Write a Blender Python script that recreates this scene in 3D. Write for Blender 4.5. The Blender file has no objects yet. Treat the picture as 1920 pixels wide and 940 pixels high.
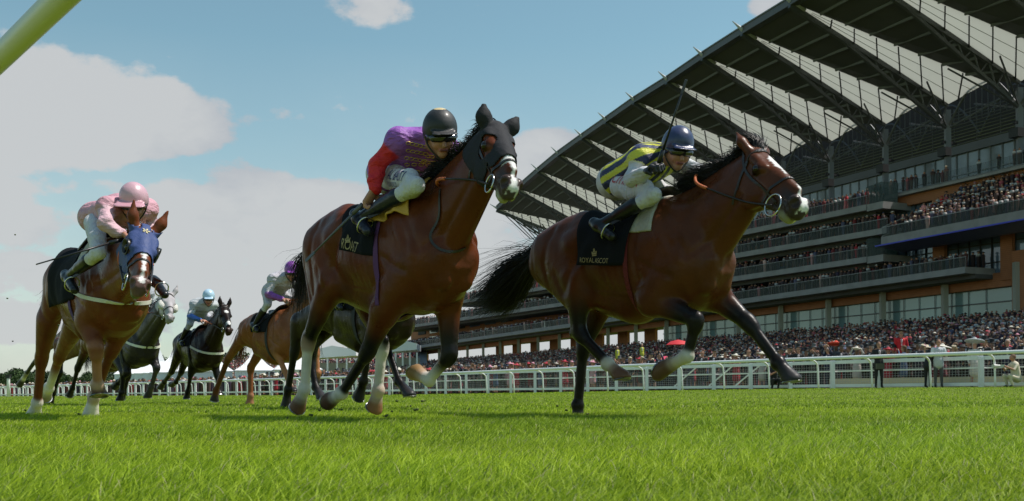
import bpy, bmesh, math, random
import numpy as np
from mathutils import Vector, Matrix
from mathutils.bvhtree import BVHTree
from math import radians, sin, cos, pi

# ------------------------------------------------------------------ camera
F, CX, HY, CAMH, ROLL = 1900.0, 960.0, 734.0, 0.19, radians(.39)
RT = np.array([cos(ROLL), 0, -sin(ROLL)]); UP = np.array([sin(ROLL), 0, cos(ROLL)])
CAM = np.array([0, 0, CAMH])
sc = bpy.context.scene
cam = bpy.data.cameras.new('camera'); camo = bpy.data.objects.new('camera', cam)
sc.collection.objects.link(camo); sc.camera = camo
cam.lens = 36*F/1920; cam.sensor_width = 36; cam.shift_y = (HY-470)/1920
cam.clip_start = .05; cam.clip_end = 9000
camo.matrix_world = Matrix(((RT[0], UP[0], 0, 0), (RT[1], UP[1], -1, 0), (RT[2], UP[2], 0, CAMH), (0, 0, 0, 1)))
cam.dof.use_dof = True; cam.dof.focus_distance = 7.0; cam.dof.aperture_fstop = 11

# ------------------------------------------------------------------ view
sc.view_settings.view_transform = 'Standard'; sc.view_settings.look = 'None'
sc.view_settings.gamma = 1; sc.view_settings.use_curve_mapping = False
sc.view_settings.exposure = EXPOSURE = 0.12
sc.cycles.use_denoising = True
sc.cycles.max_bounces = 6; sc.cycles.transparent_max_bounces = 12

# ------------------------------------------------------------------ sun and sky
SUN = Vector((.52, .05, .85)).normalized()
sl = bpy.data.lights.new('sun', 'SUN'); sl.energy = 4.7; sl.angle = radians(.55); sl.color = (1, .94, .87)
so = bpy.data.objects.new('sun', sl); sc.collection.objects.link(so)
so.rotation_euler = SUN.to_track_quat('Z', 'Y').to_euler(); so.location = (20, 0, 60)
so['kind'] = 'structure'

W = bpy.data.worlds.new('World'); sc.world = W; W.use_nodes = True
nt = W.node_tree; nt.nodes.clear()
def N(t, tree=None, **k):
    n = (tree or nt).nodes.new(t)
    for a, b in k.items(): setattr(n, a, b)
    return n
def L(a, b, tree=None): (tree or nt).links.new(a, b)
def mth(op, a, b=None, clamp=False, tree=None):
    n = N('ShaderNodeMath', tree, operation=op); n.use_clamp = clamp
    for i, v in enumerate((a, b)):
        if v is None: continue
        if isinstance(v, (int, float)): n.inputs[i].default_value = v
        else: L(v, n.inputs[i], tree)
    return n.outputs[0]
sky = N('ShaderNodeTexSky', sky_type='NISHITA', sun_disc=False)
sky.sun_elevation = math.asin(SUN.z); sky.sun_rotation = math.atan2(SUN.x, SUN.y)
sky.air_density = 1.0; sky.dust_density = .3; sky.ozone_density = 1.0
tc = N('ShaderNodeTexCoord'); sep = N('ShaderNodeSeparateXYZ'); L(tc.outputs['Generated'], sep.inputs[0])
ay = mth('ARCTAN2', sep.outputs[0], sep.outputs[1])                 # azimuth from the +Y direction
el = mth('ARCSINE', sep.outputs[2])                                  # elevation
# cumulus: cloud heaps given by azimuth, elevation and size in radians, edges broken by noise
comb = N('ShaderNodeCombineXYZ'); L(ay, comb.inputs[0]); L(mth('MULTIPLY', el, 1.7), comb.inputs[1])
nz = N('ShaderNodeTexNoise', noise_dimensions='2D'); nz.inputs['Scale'].default_value = 7; nz.inputs['Detail'].default_value = 9; nz.inputs['Roughness'].default_value = .58
L(comb.outputs[0], nz.inputs['Vector'])
nz2 = N('ShaderNodeTexNoise', noise_dimensions='2D'); nz2.inputs['Scale'].default_value = 3.2; nz2.inputs['Detail'].default_value = 5
L(comb.outputs[0], nz2.inputs['Vector'])
CLOUDS = [  # px, py, rx, ry in photo measure turned to angles, strength
 (60, 150, 190, 70, 1.1), (190, 215, 260, 62, 1.15), (-60, 230, 300, 75, 1.1), (330, 245, 120, 30, .55), (560, 225, 230, 34, .42), (60, 300, 130, 26, .6),
 (475, 345, 95, 52, 1.1), (360, 365, 90, 38, .9), (600, 370, 110, 42, 1.1), (130, 350, 230, 34, .62), (60, 430, 420, 56, .74), (420, 430, 300, 56, .85),
 (300, 530, 500, 60, .8), (700, 500, 300, 60, .8), (950, 460, 180, 60, .85), (690, 5, 85, 34, .95), (1050, 290, 85, 42, 1.15), (990, 340, 90, 50, .9),
 (500, 620, 900, 50, .6), (1480, 15, 60, 28, 1), (1300, 620, 900, 60, .9), (1700, 340, 260, 40, .8), (250, 600, 330, 50, .95), (520, 560, 200, 50, .9), (130, 500, 260, 40, .9), (2300, 200, 260, 60, 1), (-700, 260, 300, 80, 1), (-900, 480, 500, 60, .9)]
acc = None
for px, py, rx, ry, st in CLOUDS:
    u, v = (px-CX)/F, (HY-py)/F
    a0 = math.atan(u); e0 = math.atan2(v, math.hypot(1, u))
    ra = rx/F/(1+u*u); re = ry/F/math.hypot(1, u)
    dx = mth('MULTIPLY', mth('SUBTRACT', ay, a0), 1/ra); dy = mth('MULTIPLY', mth('SUBTRACT', el, e0), 1/re)
    d2 = mth('ADD', mth('MULTIPLY', dx, dx), mth('MULTIPLY', dy, dy))
    b = mth('MULTIPLY', mth('SUBTRACT', 1.25, mth('MULTIPLY', d2, .5)), st)
    acc = b if acc is None else mth('SMOOTH_MAX', acc, b)
    if acc.node.operation == 'SMOOTH_MAX': acc.node.inputs[2].default_value = .15
dens = mth('ADD', mth('MAXIMUM', acc, 0), mth('MULTIPLY', mth('SUBTRACT', nz.outputs[0], .5), 2.6))
ramp = N('ShaderNodeMapRange', interpolation_type='SMOOTHSTEP'); ramp.inputs['From Min'].default_value = .45; ramp.inputs['From Max'].default_value = .80
L(dens, ramp.inputs[0])
# a far-off second layer thickens low down
lowm = N('ShaderNodeMapRange'); lowm.inputs['From Min'].default_value = .33; lowm.inputs['From Max'].default_value = .0; lowm.inputs['To Max'].default_value = .9
L(el, lowm.inputs[0])
mask = mth('MAXIMUM', mth('MULTIPLY', ramp.outputs[0], .96), mth('MULTIPLY', lowm.outputs[0], mth('MULTIPLY', mth('ADD', nz2.outputs[0], .35), mth('ADD', mth('MULTIPLY', sep.outputs[1], .5), .5))), True)
ccol = N('ShaderNodeValToRGB'); cr = ccol.color_ramp
cr.elements[0].position = .38; cr.elements[0].color = (.78, .83, .90, 1); cr.elements[1].position = .55; cr.elements[1].color = (.97, 1, 1.02, 1)
shade = mth('ADD', mth('MULTIPLY', nz2.outputs[0], .55), mth('ADD', mth('MULTIPLY', nz.outputs[0], .35), mth('MULTIPLY', mth('MINIMUM', dens, 1.6), .10))); L(shade, ccol.inputs[0])
CLOUD_RAD = 4.25
cm = N('ShaderNodeMix', data_type='RGBA', blend_type='MULTIPLY'); cm.inputs[0].default_value = 1; L(ccol.outputs[0], cm.inputs[6]); cm.inputs[7].default_value = (CLOUD_RAD,)*3+(1,)
mx = N('ShaderNodeMix', data_type='RGBA'); L(mask, mx.inputs[0]); tint = N('ShaderNodeMix', data_type='RGBA', blend_type='MULTIPLY'); tint.inputs[0].default_value = 1; L(sky.outputs[0], tint.inputs[6]); tint.inputs[7].default_value = (.96, 1.10, .88, 1)
L(tint.outputs[2], mx.inputs[6]); L(cm.outputs[2], mx.inputs[7])
bg = N('ShaderNodeBackground'); bg.inputs['Strength'].default_value = .128; L(mx.outputs[2], bg.inputs[0])
wo = N('ShaderNodeOutputWorld'); L(bg.outputs[0], wo.inputs[0])

# ------------------------------------------------------------------ pixel <-> space
def U(px, py, D):
    return CAM + D*(np.array([0, 1, 0]) + (px-CX)/F*RT + (HY-py)/F*UP)
def gz(x, y):
    a = np.clip((np.asarray(y)-12)/20, 0, 1); b = np.clip((np.asarray(x)+12)/26, 0, 1); return .20*a*a*(3-2*a)*b*b*(3-2*b)      # the turf rises a little towards the rail on the right
def ray(px, py): return np.array([0, 1, 0]) + (px-CX)/F*RT + (HY-py)/F*UP
COL = sc.collection

# ------------------------------------------------------------------ materials
MATS = {}
def mat(name, col, rough=.6, metal=0, spec=.5, noise=0, nscale=20, bump=0, bscale=60, sheen=0, coat=0, attr=False, trans=0, alpha=1, col2=None, emit=None, stretch=None, bdist=.02, rvar=0):
    if name in MATS: return MATS[name]
    m = bpy.data.materials.new(name); m.use_nodes = True; t = m.node_tree; p = t.nodes['Principled BSDF']
    c = (*col, 1) if len(col) == 3 else col
    p.inputs['Roughness'].default_value = rough; p.inputs['Metallic'].default_value = metal
    p.inputs['Specular IOR Level'].default_value = spec
    p.inputs['Sheen Weight'].default_value = sheen; p.inputs['Coat Weight'].default_value = coat; p.inputs['Coat Roughness'].default_value = .25
    p.inputs['Transmission Weight'].default_value = trans; p.inputs['Alpha'].default_value = alpha
    src = None
    if attr:
        a = N('ShaderNodeAttribute', t, attribute_name='Col'); src = a.outputs[0]
    co = N('ShaderNodeTexCoord', t).outputs['Object']
    if stretch:
        mp = N('ShaderNodeMapping', t); mp.inputs['Scale'].default_value = stretch; L(co, mp.inputs[0], t); co = mp.outputs[0]
    if noise or col2:
        n = N('ShaderNodeTexNoise', t); n.inputs['Scale'].default_value = nscale; n.inputs['Detail'].default_value = 6; L(co, n.inputs['Vector'], t)
        if col2:
            r = N('ShaderNodeMix', t, data_type='RGBA'); L(n.outputs[0], r.inputs[0], t); r.inputs[6].default_value = c; r.inputs[7].default_value = (*col2, 1)
            r2 = N('ShaderNodeMapRange', t); r2.inputs['From Min'].default_value = .35; r2.inputs['From Max'].default_value = .65; L(n.outputs[0], r2.inputs[0], t); L(r2.outputs[0], r.inputs[0], t)
            src = r.outputs[2]
        else:
            mr = N('ShaderNodeMapRange', t); mr.inputs['From Min'].default_value = .25; mr.inputs['From Max'].default_value = .75
            mr.inputs['To Min'].default_value = 1-noise; mr.inputs['To Max'].default_value = 1+noise; L(n.outputs[0], mr.inputs[0], t)
            hv = N('ShaderNodeVectorMath', t, operation='SCALE'); L(mr.outputs[0], hv.inputs['Scale'], t)
            if src: L(src, hv.inputs[0], t)
            else: hv.inputs[0].default_value = c[:3]
            src = hv.outputs[0]
    if src: L(src, p.inputs['Base Color'], t)
    else: p.inputs['Base Color'].default_value = c
    if bump:
        n = N('ShaderNodeTexNoise', t); n.inputs['Scale'].default_value = bscale; n.inputs['Detail'].default_value = 5; L(co, n.inputs['Vector'], t)
        b = N('ShaderNodeBump', t); b.inputs['Strength'].default_value = bump; b.inputs['Distance'].default_value = bdist; L(n.outputs[0], b.inputs['Height'], t); L(b.outputs[0], p.inputs['Normal'], t)
    if rvar:
        n = N('ShaderNodeTexNoise', t); n.inputs['Scale'].default_value = 5; n.inputs['Detail'].default_value = 7; L(co, n.inputs['Vector'], t); r_ = N('ShaderNodeMapRange', t); r_.inputs['From Min'].default_value = .35; r_.inputs['From Max'].default_value = .65; r_.inputs['To Min'].default_value = rough-rvar; r_.inputs['To Max'].default_value = rough+rvar; L(n.outputs[0], r_.inputs[0], t); L(r_.outputs[0], p.inputs['Roughness'], t)
    if emit: p.inputs['Emission Color'].default_value = (*emit, 1); p.inputs['Emission Strength'].default_value = 1
    MATS[name] = m; return m

# ------------------------------------------------------------------ object helpers
def link(o, parent=None):
    COL.objects.link(o)
    if parent is not None: o.parent = parent
    return o
def tag(o, label=None, cat=None, group=None, kind=None):
    if label: o['label'] = label
    if cat: o['category'] = cat
    if group: o['group'] = group
    if kind: o['kind'] = kind
    return o
def empty(name, loc=(0, 0, 0), rz=0, **k):
    o = bpy.data.objects.new(name, None); o.empty_display_size = .2; link(o); o.location = loc; o.rotation_euler = (0, 0, rz); return tag(o, **k)
def mesh(name, V, Fc, m, parent=None, smooth=False, cols=None):
    me = bpy.data.meshes.new(name)
    me.from_pydata([tuple(map(float, v)) for v in V], [], [tuple(int(i) for i in f) for f in Fc]); me.update()
    return finish(name, me, m, parent, smooth, cols)
def npmesh(name, V, Q, m, parent=None, smooth=False, cols=None):
    """V (n,3) and equal-sided faces Q (m,k) as arrays"""
    me = bpy.data.meshes.new(name); k = Q.shape[1]
    me.vertices.add(len(V)); me.vertices.foreach_set('co', np.ascontiguousarray(V, np.float32).ravel())
    me.loops.add(Q.size); me.loops.foreach_set('vertex_index', np.ascontiguousarray(Q, np.int32).ravel())
    me.polygons.add(len(Q)); me.polygons.foreach_set('loop_start', np.arange(0, Q.size, k, dtype=np.int32))
    me.update(calc_edges=True)
    return finish(name, me, m, parent, smooth, cols)
def finish(name, me, m, parent, smooth, cols):
    if cols is not None:
        ca = me.color_attributes.new('Col', 'FLOAT_COLOR', 'POINT')
        c = np.ones((len(cols), 4), np.float32); c[:, :3] = cols; ca.data.foreach_set('color', c.ravel())
    if smooth: me.polygons.foreach_set('use_smooth', np.ones(len(me.polygons), bool))
    for mm in (m if isinstance(m, (list, tuple)) else [m]): me.materials.append(mm)
    return link(bpy.data.objects.new(name, me), parent)
class MB:
    """collects boxes, bars, tubes into one mesh"""
    def __init__(s): s.v = []; s.f = []
    def add(s, V, Fc):
        o = len(s.v); s.v += [tuple(map(float, v)) for v in V]; s.f += [tuple(i+o for i in f) for f in Fc]; return s
    def box(s, c, d, ax=None):
        c = np.array(c, float); d = np.array(d, float)/2; A = np.eye(3) if ax is None else np.array(ax, float)
        V = [c + A[0]*d[0]*i + A[1]*d[1]*j + A[2]*d[2]*k for i in (-1, 1) for j in (-1, 1) for k in (-1, 1)]
        return s.add(V, [(0, 1, 3, 2), (4, 6, 7, 5), (0, 4, 5, 1), (2, 3, 7, 6), (0, 2, 6, 4), (1, 5, 7, 3)])
    def bar(s, a, b, w, h=None, up=(0, 0, 1)):
        a = np.array(a, float); b = np.array(b, float); h = h or w
        u = b-a; l = np.linalg.norm(u); u = u/l; r = np.cross(u, up)
        if np.linalg.norm(r) < 1e-4: r = np.cross(u, (1, 0, 0))
        r /= np.linalg.norm(r); t = np.cross(r, u)
        return s.box((a+b)/2, (l, w, h), (u, r, t))
    def prism(s, pts, vec):
        n = len(pts); pts = [np.array(p, float) for p in pts]; vec = np.array(vec, float)
        return s.add(pts+[p+vec for p in pts], [tuple(range(n))[::-1], tuple(range(n, 2*n))]+[(i, (i+1) % n, n+(i+1) % n, n+i) for i in range(n)])
    def tube(s, pts, r, n=8, cap=True):
        pts = [np.array(p, float) for p in pts]; R = [r]*len(pts) if np.isscalar(r) else list(r)
        V = []; prev = None
        for i, p in enumerate(pts):
            t = pts[min(i+1, len(pts)-1)]-pts[max(i-1, 0)]; t = t/(np.linalg.norm(t)+1e-12)
            if prev is None:
                a = np.cross(t, (0, 0, 1)); 
                if np.linalg.norm(a) < .1: a = np.cross(t, (1, 0, 0))
            else: a = prev - t*(prev@t)
            a /= np.linalg.norm(a); prev = a; b = np.cross(t, a)
            V += [p+R[i]*(cos(2*pi*j/n)*a+sin(2*pi*j/n)*b) for j in range(n)]
        Fc = [(i*n+j, i*n+(j+1) % n, (i+1)*n+(j+1) % n, (i+1)*n+j) for i in range(len(pts)-1) for j in range(n)]
        if cap: Fc += [tuple(range(n))[::-1], tuple(range((len(pts)-1)*n, len(pts)*n))]
        return s.add(V, Fc)
    def lathe(s, c, prof, n=16):
        V = [(c[0]+r*cos(2*pi*j/n), c[1]+r*sin(2*pi*j/n), c[2]+z) for r, z in prof for j in range(n)]
        return s.add(V, [(i*n+j, i*n+(j+1) % n, (i+1)*n+(j+1) % n, (i+1)*n+j) for i in range(len(prof)-1) for j in range(n)])
    def build(s, name, m, parent=None, smooth=False): return mesh(name, s.v, s.f, m, parent, smooth)

def catmull(pts, n=6):
    P = [np.array(p, float) for p in pts]; P = [2*P[0]-P[1]]+P+[2*P[-1]-P[-2]]; out = []
    for i in range(1, len(P)-2):
        for k in range(n):
            t = k/n; a, b, c, d = P[i-1:i+3]
            out.append(.5*((2*b)+(-a+c)*t+(2*a-5*b+4*c-d)*t*t+(-a+3*b-3*c+d)*t**3))
    out.append(P[-2]); return out

# ------------------------------------------------------------------ signed-distance modelling
def nrm(v): v = np.array(v, float); return v/(np.linalg.norm(v)+1e-12)
class SDF:
    def __init__(s, h): s.h = h; s.P = []
    def seg(s, a, b, ra, rb=None, col=None, colb=None, side=(0, 1, 0), fl=1, flb=None, k=.03, sub=False, cut=None):
        rb = ra if rb is None else rb; flb = fl if flb is None else flb
        s.P.append(dict(t='seg', a=np.array(a, float), b=np.array(b, float), ra=ra, rb=rb, side=nrm(side), fl=fl, flb=flb, k=k, sub=sub, col=col, colb=colb if colb is not None else col, cut=cut)); return s
    def ball(s, c, r, col=None, k=.03, side=(0, 1, 0), fl=1, sub=False): return s.seg(c, np.array(c, float)+1e-5, r, r, col, None, side, fl, None, k, sub)
    def loft(s, X, top, bot, wid, Mx, col, k=.05, ex=2.1):
        s.P.append(dict(t='loft', X=np.array(X), top=np.array(top), bot=np.array(bot), wid=np.array(wid), M=Mx, ex=ex, k=k, sub=False, col=col, colb=col, cut=None)); return s
    @staticmethod
    def dist(p, Q):
        if p['t'] == 'seg':
            ab = p['b']-p['a']; l2 = ab@ab+1e-12; q = Q-p['a']; t = np.clip((q@ab)/l2, 0, 1)
            q = q-t[..., None]*ab; sd = q@p['side']; n2 = (q*q).sum(-1)-sd*sd
            fl = p['fl']+(p['flb']-p['fl'])*t
            d = np.sqrt(np.maximum(n2, 0)+(sd/fl)**2)-(p['ra']+(p['rb']-p['ra'])*t)
            if p['cut'] is not None: d = np.maximum(d, (Q-p['cut'][0])@p['cut'][1])
            return d, t
        R, o = p['M']; q = (Q-o)@R.T
        x = np.clip(q[..., 0], p['X'][0], p['X'][-1]); ov = np.abs(q[..., 0]-x)
        tp = np.interp(x, p['X'], p['top']); bt = np.interp(x, p['X'], p['bot']); w = np.interp(x, p['X'], p['wid']); hh = (tp-bt)/2; zc = (tp+bt)/2
        e = p['ex']; d = ((np.abs(q[..., 1]/w)**e+np.abs((q[..., 2]-zc)/hh)**e)**(1/e)-1)*np.minimum(w, hh)
        return np.where(ov > 0, np.sqrt(np.maximum(d, 0)**2+ov**2)+np.minimum(d, 0)*.2, d), x*0
    def bb(s, p):
        if p['t'] == 'seg':
            r = max(p['ra']*max(1, p['fl']), p['rb']*max(1, p['flb'])); return np.minimum(p['a'], p['b'])-r, np.maximum(p['a'], p['b'])+r
        R, o = p['M']; c = np.array([[x, y, z] for x in (p['X'][0], p['X'][-1]) for y in (-p['wid'].max(), p['wid'].max()) for z in (p['bot'].min(), p['top'].max())])@R+o
        return c.min(0), c.max(0)
    def build(s, smooth=1):
        h = s.h; B = [s.bb(p) for p in s.P if not p['sub']]
        lo = np.min([b[0] for b in B], 0)-4*h; hi = np.max([b[1] for b in B], 0)+4*h
        n = np.ceil((hi-lo)/h).astype(int)+1; Fd = np.full(n, .2, np.float32)
        for p in s.P:
            a, b = s.bb(p); m = p['k']+3*h
            i0 = np.maximum(np.floor((a-m-lo)/h).astype(int), 0); i1 = np.minimum(np.ceil((b+m-lo)/h).astype(int)+1, n)
            if (i1 <= i0).any(): continue
            G = np.stack(np.meshgrid(*[lo[j]+h*np.arange(i0[j], i1[j]) for j in range(3)], indexing='ij'), -1)
            d = s.dist(p, G)[0].astype(np.float32); sl = tuple(slice(i0[j], i1[j]) for j in range(3)); f = Fd[sl]; k = p['k']
            if p['sub']:
                d = -d; hh = np.maximum(k-np.abs(f-d), 0)/k; Fd[sl] = np.maximum(f, d)+hh*hh*k*.25
            else:
                hh = np.maximum(k-np.abs(f-d), 0)/k; Fd[sl] = np.minimum(f, d)-hh*hh*k*.25
        # naive surface nets
        S = Fd < 0
        c = S[:-1, :-1, :-1].astype(np.int8); tot = c*0
        for i in (0, 1):
            for j in (0, 1):
                for k_ in (0, 1): tot += S[i:n[0]-1+i, j:n[1]-1+j, k_:n[2]-1+k_]
        act = (tot > 0) & (tot < 8); idx = np.full(act.shape, -1, np.int64); A = np.argwhere(act); idx[act] = np.arange(len(A))
        pos = np.zeros((len(A), 3)); cnt = np.zeros(len(A))
        for ax in range(3):
            o1, o2 = [a for a in range(3) if a != ax]
            for i in (0, 1):
                for j in (0, 1):
                    c0 = A.copy(); c0[:, o1] += i; c0[:, o2] += j; c1 = c0.copy(); c1[:, ax] += 1
                    f0 = Fd[tuple(c0.T)]; f1 = Fd[tuple(c1.T)]; m = (f0 < 0) != (f1 < 0)
                    t = f0[m]/(f0[m]-f1[m]); pt = c0[m].astype(float); pt[:, ax] += t; pos[m] += pt; cnt[m] += 1
        V = lo+h*pos/cnt[:, None]; Q = []
        for ax in range(3):
            o1, o2 = (ax+1) % 3, (ax+2) % 3
            sl0 = [slice(None)]*3; sl1 = [slice(None)]*3; sl0[ax] = slice(0, -1); sl1[ax] = slice(1, None)
            s0 = S[tuple(sl0)]; s1 = S[tuple(sl1)]; E = np.argwhere(s0 != s1)
            E = E[(E[:, o1] > 0) & (E[:, o2] > 0)]; fl = s0[tuple(E.T)]
            e = []
            for da, db in ((0, 0), (-1, 0), (-1, -1), (0, -1)):
                c_ = E.copy(); c_[:, o1] += da; c_[:, o2] += db; e.append(idx[tuple(c_.T)])
            q = np.stack(e, 1); q[~fl] = q[~fl][:, ::-1]; Q.append(q)
        Q = np.concatenate(Q)
        for _ in range(smooth):
            acc = np.zeros_like(V); w = np.zeros(len(V))
            for a, b in ((0, 1), (1, 2), (2, 3), (3, 0)):
                np.add.at(acc, Q[:, a], V[Q[:, b]]); np.add.at(acc, Q[:, b], V[Q[:, a]]); np.add.at(w, Q[:, a], 1); np.add.at(w, Q[:, b], 1)
            V = .5*V+.5*acc/np.maximum(w, 1)[:, None]
        return V, Q
    def colors(s, V, sharp=.010):
        W_ = np.zeros(len(V)); C = np.zeros((len(V), 3))
        PP = [p for p in s.P if p['col'] is not None]
        D = []; T = []
        for p in PP:
            d, t = s.dist(p, V); D.append(d); T.append(t)
        D = np.array(D); dm = D.min(0)
        for i, p in enumerate(PP):
            w = np.exp(-np.minimum((D[i]-dm)/sharp, 40)); t = np.clip((T[i][:, None]-.22)/.56, 0, 1); t = t*t*(3-2*t)
            C += w[:, None]*(np.array(p['col'])*(1-t)+np.array(p['colb'])*t); W_ += w
        return C/W_[:, None]
def copy_tree(o, parent=None, loc=None, rz=None, **k):
    c = o.copy(); COL.objects.link(c)
    if parent is not None: c.parent = parent
    for ch in list(o.children): copy_tree(ch, c)
    if loc is not None: c.location = loc
    if rz is not None: c.rotation_euler = (0, 0, rz)
    return tag(c, **k)
# ------------------------------------------------------------------ grandstand: folded roof, balconies, glass hall
DT = nrm([-900/1900, 1, 0]); DN = np.array([-DT[1], DT[0], 0])        # along the front (away from camera), outwards to the track
C0 = np.array([(1780-CX)*110.1/F, 110.1, 0])
def G(px, py, off=0.):
    r = ray(px, py); t = ((C0-CAM)@DN+off)/(r@DN); return CAM+r*t
def Gs(s, off, z): return C0+DT*s+DN*off+np.array([0, 0, z])
def s_of(px, off=0.): return float((G(px, 700, off)-C0)@DT)
CONC = mat('concrete', (.24, .232, .235), rough=.8, noise=.18, nscale=.8, bump=.2, bscale=6)
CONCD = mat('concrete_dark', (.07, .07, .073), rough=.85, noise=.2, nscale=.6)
BRK = mat('terracotta', (.32, .12, .05), rough=.8, noise=.14, nscale=1.2)
STEEL = mat('steel_grey', (.085, .088, .095), rough=.5, metal=.3); STEELL = mat('steel_light', (.20, .205, .215), rough=.45, metal=.3)
SOFF = mat('roof_soffit', (.060, .061, .066), rough=.7, noise=.15, nscale=.3); CREAM = mat('roof_fabric', (.55, .55, .49), rough=.8, noise=.06, nscale=.4)
_t = CREAM.node_tree; _p = _t.nodes['Principled BSDF']; _tr = N('ShaderNodeBsdfTranslucent', _t); _tr.inputs[0].default_value = (.70, .71, .67, 1)
_mx = N('ShaderNodeMixShader', _t); _mx.inputs[0].default_value = .62; L(_p.outputs[0], _mx.inputs[1], _t); L(_tr.outputs[0], _mx.inputs[2], _t); L(_mx.outputs[0], _t.nodes['Material Output'].inputs[0], _t)
GLS = mat('glass_green', (.04, .065, .06), rough=.2, spec=.3, alpha=.2); GLB = mat('glass_blue', (.10, .14, .20), rough=.06, spec=1.0, noise=.5, nscale=.25)  # blue glass colour is mottled to stand in for uneven reflections
GLH = mat('glass_hall', (.16, .24, .25), rough=.10, spec=.9, noise=.35, nscale=.12); INNER = mat('interior_dark', (.035, .03, .028), rough=.9)
WPT = mat('white_paint', (.70, .71, .72), rough=.4, noise=.06, nscale=3)
# brick courses on terracotta
_t = BRK.node_tree; _b = N('ShaderNodeTexWave', _t, wave_type='BANDS', bands_direction='Z'); _b.inputs['Scale'].default_value = 1.6; L(N('ShaderNodeTexCoord', _t).outputs['Object'], _b.inputs[0], _t)
_m = N('ShaderNodeMapRange', _t); _m.inputs['To Min'].default_value = .86; _m.inputs['To Max'].default_value = 1.05; L(_b.outputs[0] if False else _b.outputs['Fac'], _m.inputs[0], _t)
_p = _t.nodes['Principled BSDF']; _l = _p.inputs['Base Color'].links[0].from_socket; _v = N('ShaderNodeVectorMath', _t, operation='SCALE'); L(_l, _v.inputs[0], _t); L(_m.outputs[0], _v.inputs['Scale'], _t); L(_v.outputs[0], _p.inputs['Base Color'], _t)
GS = empty('grandstand', C0, label='huge racecourse grandstand with folded cantilever roof and crowded balconies', cat='grandstand')
def gpart(o): o.location = -C0; return o
def slab(name, x0, y0t, y0b, x1, y1t, y1b, off, depth, m, mb=None):
    P = [G(x0, y0t, off), G(x1, y1t, off), G(x1, y1b, off), G(x0, y0b, off)]
    return (mb or MB()).prism(P, -DN*depth) if mb is not None else gpart(MB().prism(P, -DN*depth).build(name, m, GS))
# tips and nodes
NB = 14; tips = []; nodes = []
for j in range(-3, 11):
    D_ = 110.1+8.03*j
    s_ = (D_-110.1)/DT[1]; cpos = Gs(s_, 0, 0)
    tpx = {0: (1487, 6), 1: (1397, 60), 2: (1322, 107), 3: (1255, 152), 4: (1193, 190), 5: (1140, 227), 6: (1095, 258), 7: (1050, 290), 8: (1012, 321), 9: (973, 355), 10: (935, 392)}
    Dt = 101+8.74*j
    if j in tpx: T_ = U(tpx[j][0], tpx[j][1], Dt)
    else: T_ = U(1487, 6, 101)+np.array([-3.05, 8.74, 0])*j
    nz_ = 31.0-.25*max(j-4, 0); tips.append(T_); nodes.append(np.array([cpos[0], cpos[1], nz_]))
for i in range(1, len(tips)):     # i = far neighbour, i-1 = nearer one
    Tn, Tf, Nn, Nf = tips[i-1], tips[i], nodes[i-1], nodes[i]
    M_ = Nf*.42+Nn*.58+np.array([0, 0, 1.0])
    dk = MB(); up_ = np.array([0, 0, .35]); dk.add([Tf, Tn, Nn, M_, Tf+up_, Tn+up_, Nn+up_, M_+up_], [(0, 1, 2), (0, 2, 3), (4, 6, 5), (4, 7, 6), (0, 4, 5, 1), (1, 5, 6, 2), (2, 6, 7, 3), (3, 7, 4, 0)]); gpart(dk.build('roof_panel', SOFF, GS))
    gpart(MB().prism([Tf+(Nf-Tf)*.06, Tf+(M_-Tf)*.05, M_, Nf], (0, 0, .05)).build('roof_panel', CREAM, GS))
    for k in range(1, 8):
        r = MB(); t = k/8; a = Tf+(M_-Tf)*t; b = Tn+(Nn-Tn)*t; r.bar(a*.96+b*.04-np.array([0, 0, .2]), b*.98+a*.02-np.array([0, 0, .2]), .16, .28)
        gpart(r.build('rib', mat('rib_grey', (.11, .11, .115), rough=.7), GS))
    for k in range(1, 8):
        r = MB(); t = .08+k/8*.9; t2 = 1.33*t-.03; b = Tf+(M_-Tf)*t; a = Tf+(Nf-Tf)*t2 if t2 < 1 else Nf+(M_-Nf)*min(1, (t2-1)*2.2)
        r.bar(a-np.array([0, 0, .15]), b-np.array([0, 0, .15]), .13, .2)
        gpart(r.build('mullion', mat('mullion_dark', (.02, .02, .022), rough=.6), GS))
    r = MB()
    for w_ in (.33, .66):
        r.bar(Tf*.9+(Nf*(1-w_)+M_*w_)*.1-np.array([0, 0, .06]), Nf*(1-w_)+M_*w_-np.array([0, 0, .06]), .04, .04)
    gpart(r.build('batten', mat('batten', (.25, .24, .2), rough=.7), GS))
    gpart(MB().bar(Tf+np.array([0, 0, .1]), Tn+np.array([0, 0, .1]), .9, .75).build('fascia', STEEL, GS))
    gpart(MB().bar(Tf+DN*.5+np.array([0, 0, .5]), Tn+DN*.5+np.array([0, 0, .5]), .12, .12).build('gutter', STEELL, GS))
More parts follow.
